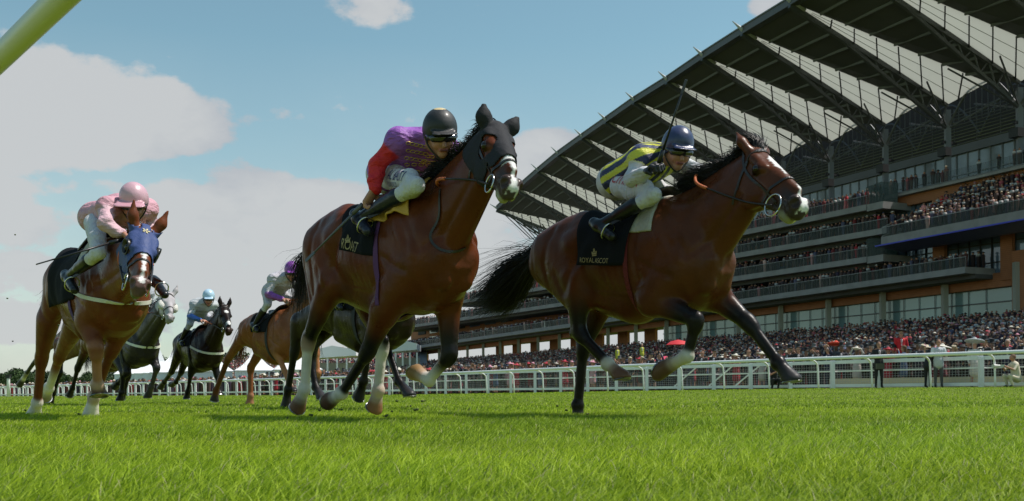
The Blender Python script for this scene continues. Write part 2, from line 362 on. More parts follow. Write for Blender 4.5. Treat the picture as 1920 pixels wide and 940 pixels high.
for i, (T_, Nd) in enumerate(zip(tips, nodes)):
    a = MB(); d = nrm(T_-Nd); lo = np.array([0, 0, -1.6]); foot = Nd+np.array([0, 0, -2.6])
    a.bar(Nd, T_+d*.5-np.array([0, 0, .5]), .35, .5)
    a.bar(foot+lo*.0, T_*.72+Nd*.28+lo*.25, .3, .34)
    for k in range(7):
        t0, t1 = k/7*.7, (k+.5)/7*.7
        a.bar(Nd+(T_-Nd)*t0, foot+(T_*.72+Nd*.28+lo*.25-foot)*(t1/.7), .12, .12); a.bar(foot+(T_*.72+Nd*.28+lo*.25-foot)*(t1/.7), Nd+(T_-Nd)*(k+1)/7*.7, .12, .12)
    gpart(a.build('roof_arm', STEEL, GS))
    gpart(MB().tube([T_-d*1.5, T_+d*.2, T_+d*1.8+np.array([0, 0, .25])], [.34, .26, .04], 8).build('spar_tip', mat('tip_pale', (.4, .41, .42), rough=.5), GS, True))
    # tree struts at the column head: arch and braces
    if i < len(tips)-1:
        A_, B_ = nodes[i], nodes[i+1]; r = MB(); lowA = A_+np.array([0, 0, -2.6]); lowB = B_+np.array([0, 0, -2.6])
        arch = [lowA+(lowB-lowA)*t+np.array([0, 0, 4.2*sin(pi*t)]) for t in np.linspace(0, 1, 13)]
        r.tube(arch, .13, 6); arch2 = [p-DN*5 for p in arch]; r.tube(arch2, .10, 6)
        for p in arch[1:-1]: r.bar(p, np.array([p[0], p[1], lowA[2]+.2]), .07, .07)
        mid = (lowA+lowB)/2
        r.bar(lowA, mid*.5+B_*.5-DN*1.5+np.array([0, 0, 1]), .16, .16); r.bar(lowB, mid*.5+A_*.5-DN*1.5+np.array([0, 0, 1]), .16, .16)
        r.bar(lowA, A_*.6+B_*.4+DN*6+np.array([0, 0, 1.6]), .14, .14); r.bar(lowB, B_*.8+A_*.2+DN*5+np.array([0, 0, 1.4]), .14, .14)
        gpart(r.build('roof_tree', STEEL, GS))
for i, Nd in enumerate(nodes):
    base = Nd.copy(); base[2] = 21.5 if i < 11 else 17
    gpart(MB().bar(Nd+np.array([0, 0, -.6]), base, .55, .55, up=(1, 0, 0)).build('column', mat('column_blue_grey', (.14, .15, .18), rough=.6), GS))
    # loudspeaker cluster and cross arm
    s_ = (Nd[1]-110.1)/DT[1]; m_ = MB(); z0 = Nd[2]-5.2
    m_.box(Gs(s_, .5, z0), (1.1, .9, .9), (DT, DN, (0, 0, 1))); m_.box(Gs(s_+.0, -.2, z0+1.1), (.2, 2.2, .25), (DT, DN, (0, 0, 1)))
    gpart(m_.build('loudspeaker', mat('speaker_black', (.012, .012, .014), rough=.6), GS))
# end truss at the far tip
e = MB(); T_, Nd = tips[-1], nodes[-1]; foot = np.array([Nd[0], Nd[1], 17.])
e.bar(T_, Nd+DT*3, .3, .4)
for k in range(7): e.bar(T_*(1-k/7)+Nd*k/7, foot*(k/8+.1)+(Nd*.9-foot*k/8), .18, .18) if 0 else e.bar(T_*(1-k/7)+Nd*k/7, Nd*.75+foot*.25+(T_-Nd)*(.5-k/14), .14, .14)
e.bar(T_, Nd*.75+foot*.25, .2, .2); gpart(e.build('end_truss', STEEL, GS))
# upper gallery behind the trees: louvres, glazing, balustrade
xL, xR = 1160, 2040
def yl(pts):
    X_ = [p[0] for p in pts]; Y_ = [p[1] for p in pts]
    def f(x):
        if x < X_[0]: return Y_[0]+(x-X_[0])*(Y_[1]-Y_[0])/(X_[1]-X_[0])
        if x > X_[-1]: return Y_[-1]+(x-X_[-1])*(Y_[-1]-Y_[-2])/(X_[-1]-X_[-2])
        return float(np.interp(x, X_, Y_))
    return f
brk_top = yl([(1517, 371), (1664, 335), (1920, 270)]); glz_top = yl([(1500, 323), (1664, 271), (1771, 241), (1900, 211)])
bal_top = yl([(1500, 360), (1664, 323), (1900, 259)])
zr = lambda px, py, off=0: G(px, py, off)[2]
zb = 22.3    # gallery floor
gpart(MB().prism([Gs(s_of(xR), -6.5, 36.5), Gs(s_of(xL), -6.5, 35), Gs(s_of(xL), -6.5, 27.0), Gs(s_of(xR), -6.5, 27.0)], -DN*.4).build('louvre_wall', INNER, GS))
r = MB()
for k in range(11): r.bar(Gs(s_of(xR), -3.2, 27.3+.36*k), Gs(s_of(xL), -3.2, 27.3+.36*k), .16, .05)
for k in range(40): r.bar(Gs(s_of(xR)+3*k, -3.3, 27), Gs(s_of(xR)+3*k, -3.3, 31.4), .07, .07, up=(1, 0, 0))
gpart(r.build('louvre', STEEL, GS))
sR, sL = s_of(xR), s_of(xL)
gpart(MB().prism([Gs(sR, -3, 27.1), Gs(sL, -3, 27.1), Gs(sL, -3, 26.2), Gs(sR, -3, 26.2)], -DN*.5).build('lintel', STEEL, GS))
r = MB(); nb_ = int((sL-sR)/8.88)
gpart(MB().prism([Gs(sR, -3.4, 26.2), Gs(sL, -3.4, 26.2), Gs(sL, -3.4, 22.4), Gs(sR, -3.4, 22.4)], -DN*.1).build('gallery_glazing', mat('glass_milky', (.16, .18, .20), rough=.15, spec=.8, noise=.45, nscale=.35), GS))
for k in range(int((sL-sR)/1.48)): r.bar(Gs(sR+1.48*k, -3.3, 22.4), Gs(sR+1.48*k, -3.3, 26.2), .09, .09, up=(1, 0, 0))
r.bar(Gs(sR, -3.3, 23.9), Gs(sL, -3.3, 23.9), .1, .1); gpart(r.build('mullion', STEELL, GS))
gpart(MB().prism([Gs(sR, 1.2, 22.4), Gs(sL, 1.2, 22.4), Gs(sL, 1.2, 22.0), Gs(sR, 1.2, 22.0)], -DN*5).build('gallery_floor', CONC, GS))
gpart(MB().prism([Gs(sR, 1.1, 23.5), Gs(sL, 1.1, 23.5), Gs(sL, 1.1, 22.4), Gs(sR, 1.1, 22.4)], -DN*.04).build('glass_balustrade', GLS, GS))
r = MB(); r.bar(Gs(sR, 1.15, 22.35), Gs(sL, 1.15, 22.35), .1, .14)
for k in range(int((sL-sR)/1.48)): r.bar(Gs(sR+1.48*k, 1.16, 22.4), Gs(sR+1.48*k, 1.16, 23.5), .022, .022, up=(1, 0, 0))
gpart(r.build('handrail', STEELL, GS))
# terracotta wall with its openings
wallTop, wallBot = 22.0, 12.0
gpart(MB().prism([Gs(sR, .4, 22.0), Gs(sL, .4, 22.0), Gs(sL, .4, 20.9), Gs(sR, .4, 20.9)], -DN*1).build('fascia_band', BRK, GS))
sE = s_of(745)       # the far end of the lower storeys
gpart(MB().prism([Gs(sR, -4.0, 20.9), Gs(s_of(1000), -4.0, 20.9), Gs(s_of(1000), -4.0, 12.0), Gs(sR, -4.0, 12.0)], -DN*.5).build('rear_wall', BRK, GS))
gpart(MB().prism([Gs(s_of(1000), -4.0, 17.5), Gs(sE, -4.0, 17.5), Gs(sE, -4.0, 12.0), Gs(s_of(1000), -4.0, 12.0)], -DN*.5).build('rear_wall', BRK, GS))
for k in range(int((sE-sR)/8.88)):        # rear-wall windows per bay
    s0 = sR+8.88*k
    for z_ in (12.9, 15.5, 18.2):
        if s0 > s_of(1000) and z_ > 16: continue
        gpart(MB().box(Gs(s0+4.4, -3.9, z_+.8), (5.6, .3, 1.8), (DT, DN, (0, 0, 1))).build('window', GLB if (k*7+int(z_)) % 3 else INNER, GS))
# balconies: line of the front slab seen from the track, as (x, top, bottom) at both ends
LV = [(1375, 562.8, 572, 1811, 500, 515, 760, 4.2), (1354, 522, 532, 1626, 481, 493.6, 745, 4.2), (1358.7, 478.5, 490, 1664, 426, 440, 850, 4.2), (1359, 439, 448, 1626, 383, 394.5, 1040, 4.2)]
BAL = []
for (x0, a0, b0, x1, a1, b1, xe, off) in LV:
    ft = (a1-a0)/(x1-x0); fb = (b1-b0)/(x1-x0)
    zt = np.mean([G(x0, a0, off)[2], G(x1, a1, off)[2]]); th = .66; s0, s1 = s_of(x1, off), s_of(xe, off); z0_, z1_ = G(x1, a1, off)[2], G(x0, a0, off)[2]
    sl_ = (z1_-z0_)/(s_of(x0, off)-s0); zf = lambda s, z0_=z0_, sl_=sl_, s0=s0: z0_+sl_*(s-s0)*(1 if s < s_of(1354) else 1)
    BAL.append((s0, s1, off, zf))
    gpart(MB().prism([Gs(s0, off, zf(s0)), Gs(s1, off, zf(s1)), Gs(s1, off, zf(s1)-th), Gs(s0, off, zf(s0)-th)], -DN*8).build('balcony_slab', CONC, GS))
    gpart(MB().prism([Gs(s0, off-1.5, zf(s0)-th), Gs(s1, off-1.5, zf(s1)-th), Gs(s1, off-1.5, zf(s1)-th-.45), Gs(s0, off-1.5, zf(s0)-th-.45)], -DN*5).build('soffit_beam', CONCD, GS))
    gpart(MB().prism([Gs(s0, off-.15, zf(s0)+1.0), Gs(s1, off-.15, zf(s1)+1.0), Gs(s1, off-.15, zf(s1)), Gs(s0, off-.15, zf(s0))], -DN*.04).build('glass_balustrade', GLS, GS))
    r = MB(); r.bar(Gs(s0, off-.15, zf(s0)+1.03), Gs(s1, off-.15, zf(s1)+1.03), .07, .06)
    for k in range(int((s1-s0)/1.5)): r.bar(Gs(s0+1.5*k, off-.1, zf(s0+1.5*k)), Gs(s0+1.5*k, off-.1, zf(s0+1.5*k)+1.0), .022, .022, up=(1, 0, 0))
    gpart(r.build('handrail', STEELL, GS))
    if x1 < 1650:      # solid boxed end of the balcony with its glass screen
        e0 = Gs(s0, off, zf(s0)-th); gpart(MB().box(Gs(s0-1.2, off-2.6, zf(s0)-.42), (2.4, 5.0, .78), (DT, DN, (0, 0, 1))).build('balcony_end', CONC, GS))
        gpart(MB().prism([Gs(s0+.2, off-.3, zf(s0)), Gs(s0-2.3, off-2.5, zf(s0)), Gs(s0-2.3, off-2.5, zf(s0)+2.3), Gs(s0-1.0, off-1.4, zf(s0)+2.5), Gs(s0+.2, off-.3, zf(s0)+2.0)], DN*.08).build('glass_screen', mat('glass_smoked', (.03, .05, .045), rough=.2, spec=.3, alpha=.55), GS))
# piers and tall windows on the right
def wall_rect(name, pxa, pxb, zt, zb_, off, m, d=.5): return gpart(MB().prism([Gs(s_of(pxa), off, zt), Gs(s_of(pxb), off, zt), Gs(s_of(pxb), off, zb_), Gs(s_of(pxa), off, zb_)], -DN*d).build(name, m, GS))
for pa, pb in ((1657, 1664), (1755, 1777), (1882, 1904)): wall_rect('pier', pb, pa, 20.9, 11.2, .4, BRK, 4)
for pa, pb in ((1664, 1755), (1777, 1882), (1904, 2030)):
    w = wall_rect('window', pb, pa, 20.9, 11.2, -.2, GLB, .3)
    r = MB(); sa, sb = s_of(pb), s_of(pa)
    for k in range(6): r.bar(Gs(sa+(sb-sa)*k/5, -.1, 11.2), Gs(sa+(sb-sa)*k/5, -.1, 20.9), .12, .12, up=(1, 0, 0))
    for z_ in (13.2, 15.2, 17.6, 19.3): r.bar(Gs(sa, -.1, z_), Gs(sb, -.1, z_), .1, .12)
    gpart(r.build('window_frame', mat('mullion_dark', (.02, .02, .022), rough=.6), GS))
wall_rect('pier', 2060, 1906, 14, 8, .6, BRK, 5)
# jutting terrace with its blue edge: tiers rising to the rear
OT = 5.6; tb0, tb1 = G(1655, 461, OT), G(1925, 412, OT); st0, st1 = s_of(1655, OT), s_of(2040, OT); tz = float((tb0[2]+tb1[2])/2); TERR = (st1, st0, tz)
tz0, tz1 = float(tb0[2]), float(tb1[2]); tzf = lambda s: tz0+(tz1-tz0)*(s-st0)/(s_of(1925, OT)-st0)
r = MB()
for k in range(7):
    o0 = OT-.2-.72*k; h = .54*k
    r.prism([Gs(st1, o0, tzf(st1)+.9+h), Gs(st0+(k*-.9), o0, tzf(st0)+.9+h), Gs(st0+(k*-.9), o0, tzf(st0)+.2), Gs(st1, o0, tzf(st1)+.2)], -DN*(OT-.2-.72*k))
gpart(r.build('terrace_step', CONCD, GS))
gpart(MB().prism([Gs(st1, OT+.1, tzf(st1)+.95), Gs(st0, OT+.1, tzf(st0)+.95), Gs(st0, OT+.1, tzf(st0)+.12), Gs(st1, OT+.1, tzf(st1)+.12)], -DN*.25).build('terrace_fascia', CONC, GS))
gpart(MB().bar(Gs(st1, OT+.15, tzf(st1)+.05), Gs(st0+.8, OT+.15, tzf(st0)+.05), .14, .14).build('blue_edge_strip', mat('blue_strip', (.01, .02, .45), rough=.4), GS))
gpart(MB().prism([Gs(st1, OT, tzf(st1)), Gs(st0+.6, OT, tzf(st0)), Gs(st0-.5, OT-2.2, tzf(st0)-.6), Gs(st1, OT-2.2, tzf(st1)-.6)], -DN*1+np.array([0, 0, .05])).build('terrace_underside', mat('underside_blue', (.05, .06, .12), rough=.5), GS))
gpart(MB().prism([Gs(st1, OT, tzf(st1)+1.95), Gs(st0, OT, tzf(st0)+1.95), Gs(st0, OT, tzf(st0)+.95), Gs(st1, OT, tzf(st1)+.95)], -DN*.04).build('glass_balustrade', GLS, GS))
r = MB(); r.bar(Gs(st1, OT, tzf(st1)+2), Gs(st0, OT, tzf(st0)+2), .07, .07); r.bar(Gs(st0, OT, tzf(st0)+2), Gs(st0-6, .6, tzf(st0)+5.2), .07, .07); r.bar(Gs(st0, OT, tzf(st0)+1), Gs(st0-6, .6, tzf(st0)+4.2), .07, .07)
r.bar(Gs(st1, 2.6, tzf(st1)+4.2), Gs(st0-4, 2.6, tzf(st0)+4.2), .06, .06)
gpart(r.build('handrail', STEELL, GS))
# glass hall under the first balcony
z1a, z1b = BAL[0][3](BAL[0][0])-.75, BAL[0][3](s_of(1250))-.75
gpart(MB().prism([Gs(sR, .2, z1a+.3), Gs(sE, .2, BAL[0][3](sE)-.75), Gs(sE, .2, BAL[0][3](sE)-1.9), Gs(sR, .2, z1a-1.2)], -DN*.6).build('hall_fascia', BRK, GS))
gpart(MB().prism([Gs(sR, -.5, z1a), Gs(s_of(1240), -.5, z1b), Gs(s_of(1240), -.5, 5), Gs(sR, -.5, 5)], -DN*.1).build('hall_glazing', GLH, GS))
r = MB()
for k in range(-2, int(s_of(1240)/2.22)): r.bar(Gs(2.22*k, -.4, 5), Gs(2.22*k, -.4, 11.5), .06, .06, up=(1, 0, 0))
r.bar(Gs(sR, -.4, 9.1), Gs(s_of(1240), -.4, 9.1), .12, .12); gpart(r.build('mullion', STEEL, GS))
for k in range(-3, 19):
    s_ = 8.88*k
    if s_ > sE-3: break
    gpart(MB().bar(Gs(s_, .6, 5), Gs(s_, .6, z1a+(z1b-z1a)*0+1), .65, .55, up=(1, 0, 0)).build('column', mat('column_stone', (.30, .29, .25), rough=.8), GS))
# open undercroft further along: brick piers with daylight between, deep beam
for k in range(9):
    s_ = s_of(1240)+8.88*k+2
    if s_ < sE-3: gpart(MB().box(Gs(s_+1.2, -6, 8.2), (3.4, .5, 6.4), (DT, DN, (0, 0, 1))).build('pier', BRK, GS))
gpart(MB().prism([Gs(s_of(1240), -4, 12.4), Gs(sE, -4, 12.4), Gs(sE, -4, 10.7), Gs(s_of(1240), -4, 10.7)], -DN*5).build('beam', CONCD, GS))
# end wall and flat roofs of the lower far wing
gpart(MB().box(Gs(sE-1, -4, 9.3), (1.5, 9, 6), (DT, DN, (0, 0, 1))).build('end_wall', BRK, GS))
gpart(MB().prism([Gs(s_of(1010), 1, 18.6), Gs(s_of(800), 1, 18.6), Gs(s_of(800), 1, 18.0), Gs(s_of(1010), 1, 18.0)], -DN*9).build('wing_roof', mat('roof_white', (.55, .56, .58), rough=.6), GS))
# the terraced banking in front
TZ = 6.3; TOFF = 30.
r = MB(); nst = 24
for k in range(nst):
    o0 = TOFF-(TOFF-1)*k/nst; z = TZ*(k+1)/nst
    r.prism([Gs(-60, o0, z), Gs(sE, o0, z), Gs(sE, o0, 0), Gs(-60, o0, 0)], -DN*(TOFF-1)/nst)
gpart(r.build('terrace_step', CONCD, GS))
# hanging lamps on the piers and a few panels behind the hall glass
for px in (1766, 1893):
    m_ = MB(); a = Gs(s_of(px), .9, 20.2); m_.bar(a, a-np.array([0, 0, 1.6]), .08, .08, up=(1, 0, 0)); m_.lathe(a-np.array([0, 0, 2.1]), [(.05, .5), (.5, .3), (.55, .0), (.3, -.25), (0, -.3)], 10); gpart(m_.build('pier_lamp', STEEL, GS))
# ------------------------------------------------------------------ people
SUITS = [(.014, .012, .013), (.022, .020, .030), (.035, .028, .028), (.055, .045, .042), (.018, .018, .045), (.11, .014, .018), (.05, .022, .018), (.10, .08, .07), (.32, .02, .035), (.42, .38, .35), (.26, .08, .10), (.05, .08, .15), (.50, .28, .30)]
HATS = [(.012, .012, .014), (.10, .10, .11), (.62, .58, .50), (.40, .03, .05), (.55, .25, .32), (.04, .05, .10), (.5, .42, .3)]
def spectator(kind, suit, hat, seed, name='spectator', h=1.74, arms='down', skirt=False, vs=.026, sleeve=None, hatk=None, trousers=None, lean=0.):
    """a standing person as one mesh with painted cloth colours, feet at the origin, facing -Y"""
    rng = np.random.default_rng(seed); S = SDF(vs); k = h/1.74; sk = (.42, .21, .14) if rng.random() < .85 else (.16, .08, .05); hr = [(.02, .012, .008), (.10, .05, .02), (.30, .2, .1), (.35, .34, .33)][rng.integers(4)]
    P = lambda x, y, z: np.array([x, y+lean*max(z-.9, 0), z])*k; tr = trousers or suit; sl = sleeve or suit
    for q in (-1, 1):
        hp, kn, an = P(q*.09, 0, .90), P(q*.10, -.01, .50), P(q*.11, .01, .09)
        lc = sk if skirt else tr
        if not skirt: S.seg(hp, kn, .088*k, .062*k, lc, k=.03)
        S.seg(kn, an, .055*k, .042*k, lc, k=.02); S.seg(an, P(q*.12, -.12, .04), .042*k, .032*k, (.012, .012, .012), k=.02)
        sh = P(q*.19, .0, 1.42)
        if arms == 'down': el, wr = P(q*.25, .02, 1.15), P(q*.22, -.10, .93)
        elif arms == 'front': el, wr = P(q*.26, -.04, 1.16), P(q*.10, -.26, 1.22)
        elif arms == 'up': el, wr = P(q*.27, -.10, 1.55), P(q*.12, -.12, 1.80)
        elif arms == 'camera': el, wr = P(q*.25, -.14, 1.32), P(q*.07, -.20, 1.56)
        else: el, wr = P(q*.24, -.10, 1.20), P(q*.20, -.34, 1.12)
        S.seg(sh, el, .058*k, .045*k, sl, k=.03); S.seg(el, wr, .043*k, .032*k, sl, k=.02); S.seg(wr, wr+nrm(wr-el)*.075*k, .034*k, .028*k, sk, k=.01)
    S.seg(P(0, .0, .93), P(0, .0, 1.15), .125*k, .115*k, suit, side=(1, 0, 0), fl=1.25, k=.05); S.seg(P(0, 0, 1.15), P(0, .0, 1.36), .115*k, .13*k, suit, side=(1, 0, 0), fl=1.3, flb=1.35, k=.06)
    if skirt: S.seg(P(0, 0, .95), P(0, 0, .58), .14*k, .17*k, suit, side=(1, 0, 0), fl=1.2, k=.04)
    else:
        S.seg(P(0, -.02, 1.0), P(0, 0, .84), .13*k, .14*k, suit, side=(1, 0, 0), fl=1.25, k=.03)
        S.seg(P(0, -.125, 1.40), P(0, -.155, 1.18), .030*k, .012*k, (.66, .66, .68), k=.01)          # shirt front
        S.seg(P(0, -.15, 1.42), P(0, -.165, 1.22), .012, .012, (.25, .02, .04) if seed % 2 else (.03, .04, .15), k=.005)
    S.seg(P(0, 0, 1.42), P(0, -.02, 1.54), .052*k, .05*k, sk, k=.02)
    S.seg(P(0, -.01, 1.66), P(0, -.03, 1.60), .098*k, .08*k, sk, side=(1, 0, 0), fl=.82, k=.02); S.ball(P(0, .015, 1.68), .102*k, hr, k=.01, side=(1, 0, 0), fl=.86); S.ball(P(0, -.105, 1.61), .02*k, sk, k=.01)
    for q in (-1, 1): S.ball(P(q*.032, -.098, 1.645), .014, (.05, .03, .02), k=.004)
    if skirt: S.seg(P(0, .04, 1.68), P(0, .07, 1.45), .085*k, .06*k, hr, k=.03)
    if kind == 'top': S.seg(P(0, 0, 1.76), P(0, 0.01, 1.90), .088, .092, hat, k=.005, cut=(P(0, 0, 1.91), np.array([0, 0, 1.]))); S.seg(P(0, 0, 1.745), P(0, 0, 1.75), .142, .142, hat, side=(0, 0, 1), fl=.13, k=.005)
    if kind == 'brim': S.seg(P(0, 0, 1.76), P(0, .01, 1.80), .09, .075, hat, k=.01); S.ball(P(0, -.02, 1.755), .24, hat, k=.01, side=(.12, .1, 1), fl=.12)
    if kind == 'small': S.ball(P(.05, -.02, 1.78), .10, hat, k=.01, side=(.4, 0, 1), fl=.4); S.seg(P(.06, 0, 1.80), P(.12, .02, 1.92), .02, .01, hat, k=.01)
    if kind == 'big': S.ball(P(0, 0, 1.79), .36, hat, k=.02, side=(.1, .15, 1), fl=.2); S.seg(P(0, 0, 1.78), P(0, 0, 1.86), .12, .09, hat, k=.03)
    V, Q = S.build(0); Cv = S.colors(V, .006); return V, Q, Cv
CLOTH = mat('clothes', (1, 1, 1), rough=.8, attr=True, noise=.12, nscale=14)
KINDS = [('top', 0, 0, 'down', False), ('top', 1, 0, 'front', False), ('none', 2, 0, 'down', False), ('brim', 8, 3, 'front', True), ('brim', 9, 2, 'down', True), ('small', 5, 4, 'front', True), ('top', 3, 1, 'camera', False),
         ('none', 4, 0, 'up', False), ('brim', 12, 4, 'down', True), ('big', 10, 2, 'front', True), ('none', 11, 0, 'camera', True), ('top', 0, 0, 'reach', False), ('small', 0, 6, 'down', True), ('brim', 6, 5, 'front', True), ('brim', 9, 2, 'up', True), ('brim', 8, 2, 'camera', True)]
DESC = ['man in black suit and top hat', 'man in navy suit and top hat', 'bareheaded man in dark grey suit', 'woman in red dress and red brimmed hat', 'woman in pale dress and cream brimmed hat', 'woman in pink fascinator', 'man in grey top hat holding up a camera',
        'bareheaded man in navy suit with raised arms', 'woman in pink dress and pink brimmed hat', 'woman in rose dress and wide cream hat', 'woman in blue dress holding up a camera', 'man in top hat reaching out his hands', 'woman in black dress and tan fascinator', 'woman in brown dress and navy hat', 'woman in cream hat with raised arms', 'woman in red dress holding up a camera']
VAR = []
for i, (kd, su, ha, ar, skt) in enumerate(KINDS):
    V, Q, Cv = spectator(kd, SUITS[su], HATS[ha], 50+i, arms=ar, skirt=skt, h=1.62 if skt else 1.76)
    me = bpy.data.meshes.new('spectator'); me.vertices.add(len(V)); me.vertices.foreach_set('co', V.astype(np.float32).ravel())
    me.loops.add(Q.size); me.loops.foreach_set('vertex_index', Q.astype(np.int32).ravel()); me.polygons.add(len(Q)); me.polygons.foreach_set('loop_start', np.arange(0, Q.size, 4, dtype=np.int32)); me.update(calc_edges=True)
    ca = me.color_attributes.new('Col', 'FLOAT_COLOR', 'POINT'); c = np.ones((len(V), 4), np.float32); c[:, :3] = Cv; ca.data.foreach_set('color', c.ravel())
    me.polygons.foreach_set('use_smooth', np.ones(len(Q), bool)); me.materials.append(CLOTH); VAR.append(me)
# fence line (far rail)
FD = nrm([-1640/1900, 1, 0]); FN = np.array([FD[1], -FD[0], 0])         # along the rail away from camera; behind it, to the stand
F0 = np.array([(1920-CX)*34.4/F, 34.4, 0])
def Fp(s, o, z=0.):
    q = F0+FD*s+FN*o; return q+np.array([0, 0, z+float(gz(q[0], q[1]))])
def s_at(px, o=0., z=0.):
    lo, hi = -12, 400
    for _ in range(50):
        m = (lo+hi)/2; q = Fp(m, o); lo, hi = (m, hi) if CX+F*q[0]/q[1] > px else (lo, m)
    return lo
KW = np.array([5, 5, 4, 1.2, 1.3, 1.5, 4, 2, .8, .6, 1.2, 3, 2, 1.8, .8, .8]); KW /= KW.sum()
rng = np.random.default_rng(77); cnt = 0; row_s = [-5.0, -4.8, -4.5]
sp_list = []
for row, off in enumerate((2.7, 3.35, 4.0)):
    s = -4.0+row*.2
    while s < 62 and len(sp_list) < 288:
        sp_list.append((s+rng.normal(0, .05), off+rng.normal(0, .08), int(rng.choice(len(VAR), p=KW)), row)); s += .60+.12*rng.random()+(.08 if s > 30 else 0)
for s, off, v, row in sp_list:
    o = bpy.data.objects.new('spectator', VAR[v]); COL.objects.link(o); p = Fp(s, off); o.location = p
    o.rotation_euler = (0, 0, math.atan2(FN[1], FN[0])-pi/2+rng.normal(0, .35)); k = .95+.1*rng.random(); o.scale = (k, k, k)
    px = CX+F*p[0]/p[1]; sec = ['at the far left', 'behind the middle horse', 'between the leading horses', 'under the front horse', 'near the crouching man', 'left of the lone man', 'near the red coated steward', 'by the waistcoated man', 'at the right edge'][int(np.searchsorted([760, 880, 1080, 1320, 1480, 1620, 1715, 1800], px))]
    tag(o, DESC[v]+', '+('front', 'second', 'third')[row]+' row '+sec, 'person', 'spectators standing behind the white barrier')
# notable people at the rail
def person_at(px, off, label, face=0, z=0., **k):
    V, Q, Cv = spectator(**k); o = npmesh('person', V, Q, CLOTH, None, True, Cv); p = Fp(s_at(px, off), off, z); o.location = p
    o.rotation_euler = (0, 0, math.atan2(p[1], p[0])-pi/2+face); tag(o, label, 'person'); return o
pm = person_at(1648, 1.0, 'grey haired man in black suit with shoulder bag standing alone at the white rail', .3, kind='none', suit=(.012, .012, .016), hat=(0, 0, 0), seed=3, h=1.80, arms='front')
person_at(1740, 1.0, 'man in black jacket bending with back turned at the white rail', 2.4, kind='none', suit=(.014, .014, .018), hat=(0, 0, 0), seed=5, h=1.72, arms='reach', lean=-.35)
person_at(1760, 1.1, 'man in pale waistcoat and grey trousers at the white rail', .2, kind='none', suit=(.45, .46, .50), hat=(0, 0, 0), seed=8, h=1.80, arms='front', sleeve=(.62, .62, .64), trousers=(.07, .07, .075))
person_at(1690, 3.6, 'steward in bright red coat and black hat raised above the crowd', .2, z=.55, kind='brim', suit=(.52, .012, .02), hat=(.012, .012, .014), seed=11, h=1.80, arms='down', trousers=(.02, .02, .02))
person_at(1568, 3.2, 'woman with huge round orange red hat in the crowd', .3, z=.12, kind='big', suit=(.10, .10, .11), hat=(.60, .06, .03), seed=13, h=1.75, arms='down', skirt=True)
person_at(1551, 2.9, 'man in black suit turned towards the woman in the red hat', -1.2, z=.1, kind='none', suit=(.014, .014, .018), hat=(0, 0, 0), seed=14, h=1.78, arms='down')
person_at(1828, 2.2, 'blonde woman with wide grey hat and white jacket behind the barrier', .2, kind='big', suit=(.62, .58, .52), hat=(.34, .35, .36), seed=16, h=1.70, arms='down', skirt=True)
for px, z in ((1158, 1.5), (1204, 1.6)):
    person_at(px, 24, 'steward in yellow vest standing in the crowd, %s of two' % ('left' if px == 1158 else 'right'), .2, z=z+.3, kind='none', suit=(.50, .50, .05), sleeve=(.03, .03, .04), hat=(0, 0, 0), seed=px, h=1.75, arms='down', trousers=(.02, .02, .03))
def crouch(px, off, label, suit, skin_leg, face):
    S = SDF(.024); sk = (.42, .21, .14)
    for q in (-1, 1):
        S.seg((q*.1, .05, .30), (q*.14, -.32, .42), .09, .065, suit, k=.03); S.seg((q*.14, -.32, .42), (q*.14, -.20, .08), .055, .045, skin_leg, k=.02); S.seg((q*.14, -.2, .06), (q*.14, -.32, .04), .04, .035, (.02, .02, .02), k=.01)
        S.seg((q*.18, -.05, .80), (q*.24, -.22, .62), .055, .042, suit, k=.03); S.seg((q*.24, -.22, .62), (q*.08, -.42, .74), .040, .032, sk, k=.02); S.ball((q*.07, -.45, .75), .04, sk, k=.01)
    S.seg((0, .08, .32), (0, -.02, .80), .15, .14, suit, side=(1, 0, 0), fl=1.2, k=.05); S.seg((0, -.02, .85), (0, -.06, .95), .055, .05, sk, k=.02)
    S.ball((0, -.10, 1.05), .10, sk, k=.02, side=(1, 0, 0), fl=.85); S.ball((0, -.07, 1.08), .105, (.12, .06, .03), k=.01, side=(1, 0, 0), fl=.88)
    V, Q = S.build(0); o = npmesh('photographer', V, Q, CLOTH, None, True, S.colors(V, .006)); p = Fp(s_at(px, off), off); o.location = p; o.rotation_euler = (0, 0, math.atan2(p[1], p[0])-pi/2+face)
    tag(o, label, 'person'); m_ = MB(); d = np.array([sin(o.rotation_euler.z), -cos(o.rotation_euler.z), 0]); c = p+d*.52+np.array([0, 0, .76])
    m_.box(c, (.14, .12, .10)); m_.tube([c, c+d*.12, c+d*.34], [.045, .05, .075], 12); tag(m_.build('camera', mat('camera_body', (.55, .54, .5) if px > 1800 else (.02, .02, .02), rough=.5)), 'long lens camera held by the %s' % ('photographer in cream' if px > 1800 else 'photographer in black'), 'camera')
crouch(1903, 1.1, 'crouching photographer in cream clothes at the right end of the rail', (.58, .52, .40), (.58, .52, .40), -.9)
crouch(1449, 1.0, 'crouching photographer in black under the rail near the leading hoof', (.014, .014, .016), (.014, .014, .016), .5)
b_ = MB(); p = Fp(s_at(1652, .8), .8); b_.box(p+np.array([-.05, -.05, .86]), (.30, .14, .22)); b_.tube([p+np.array([-.05, -.12, .95]), p+np.array([-.05, -.16, 1.2]), p+np.array([.02, -.12, 1.45])], .012, 5)
tag(b_.build('shoulder_bag', mat('bag_olive', (.07, .07, .05), rough=.7)), 'olive shoulder bag worn by the man standing alone at the rail', 'bag')
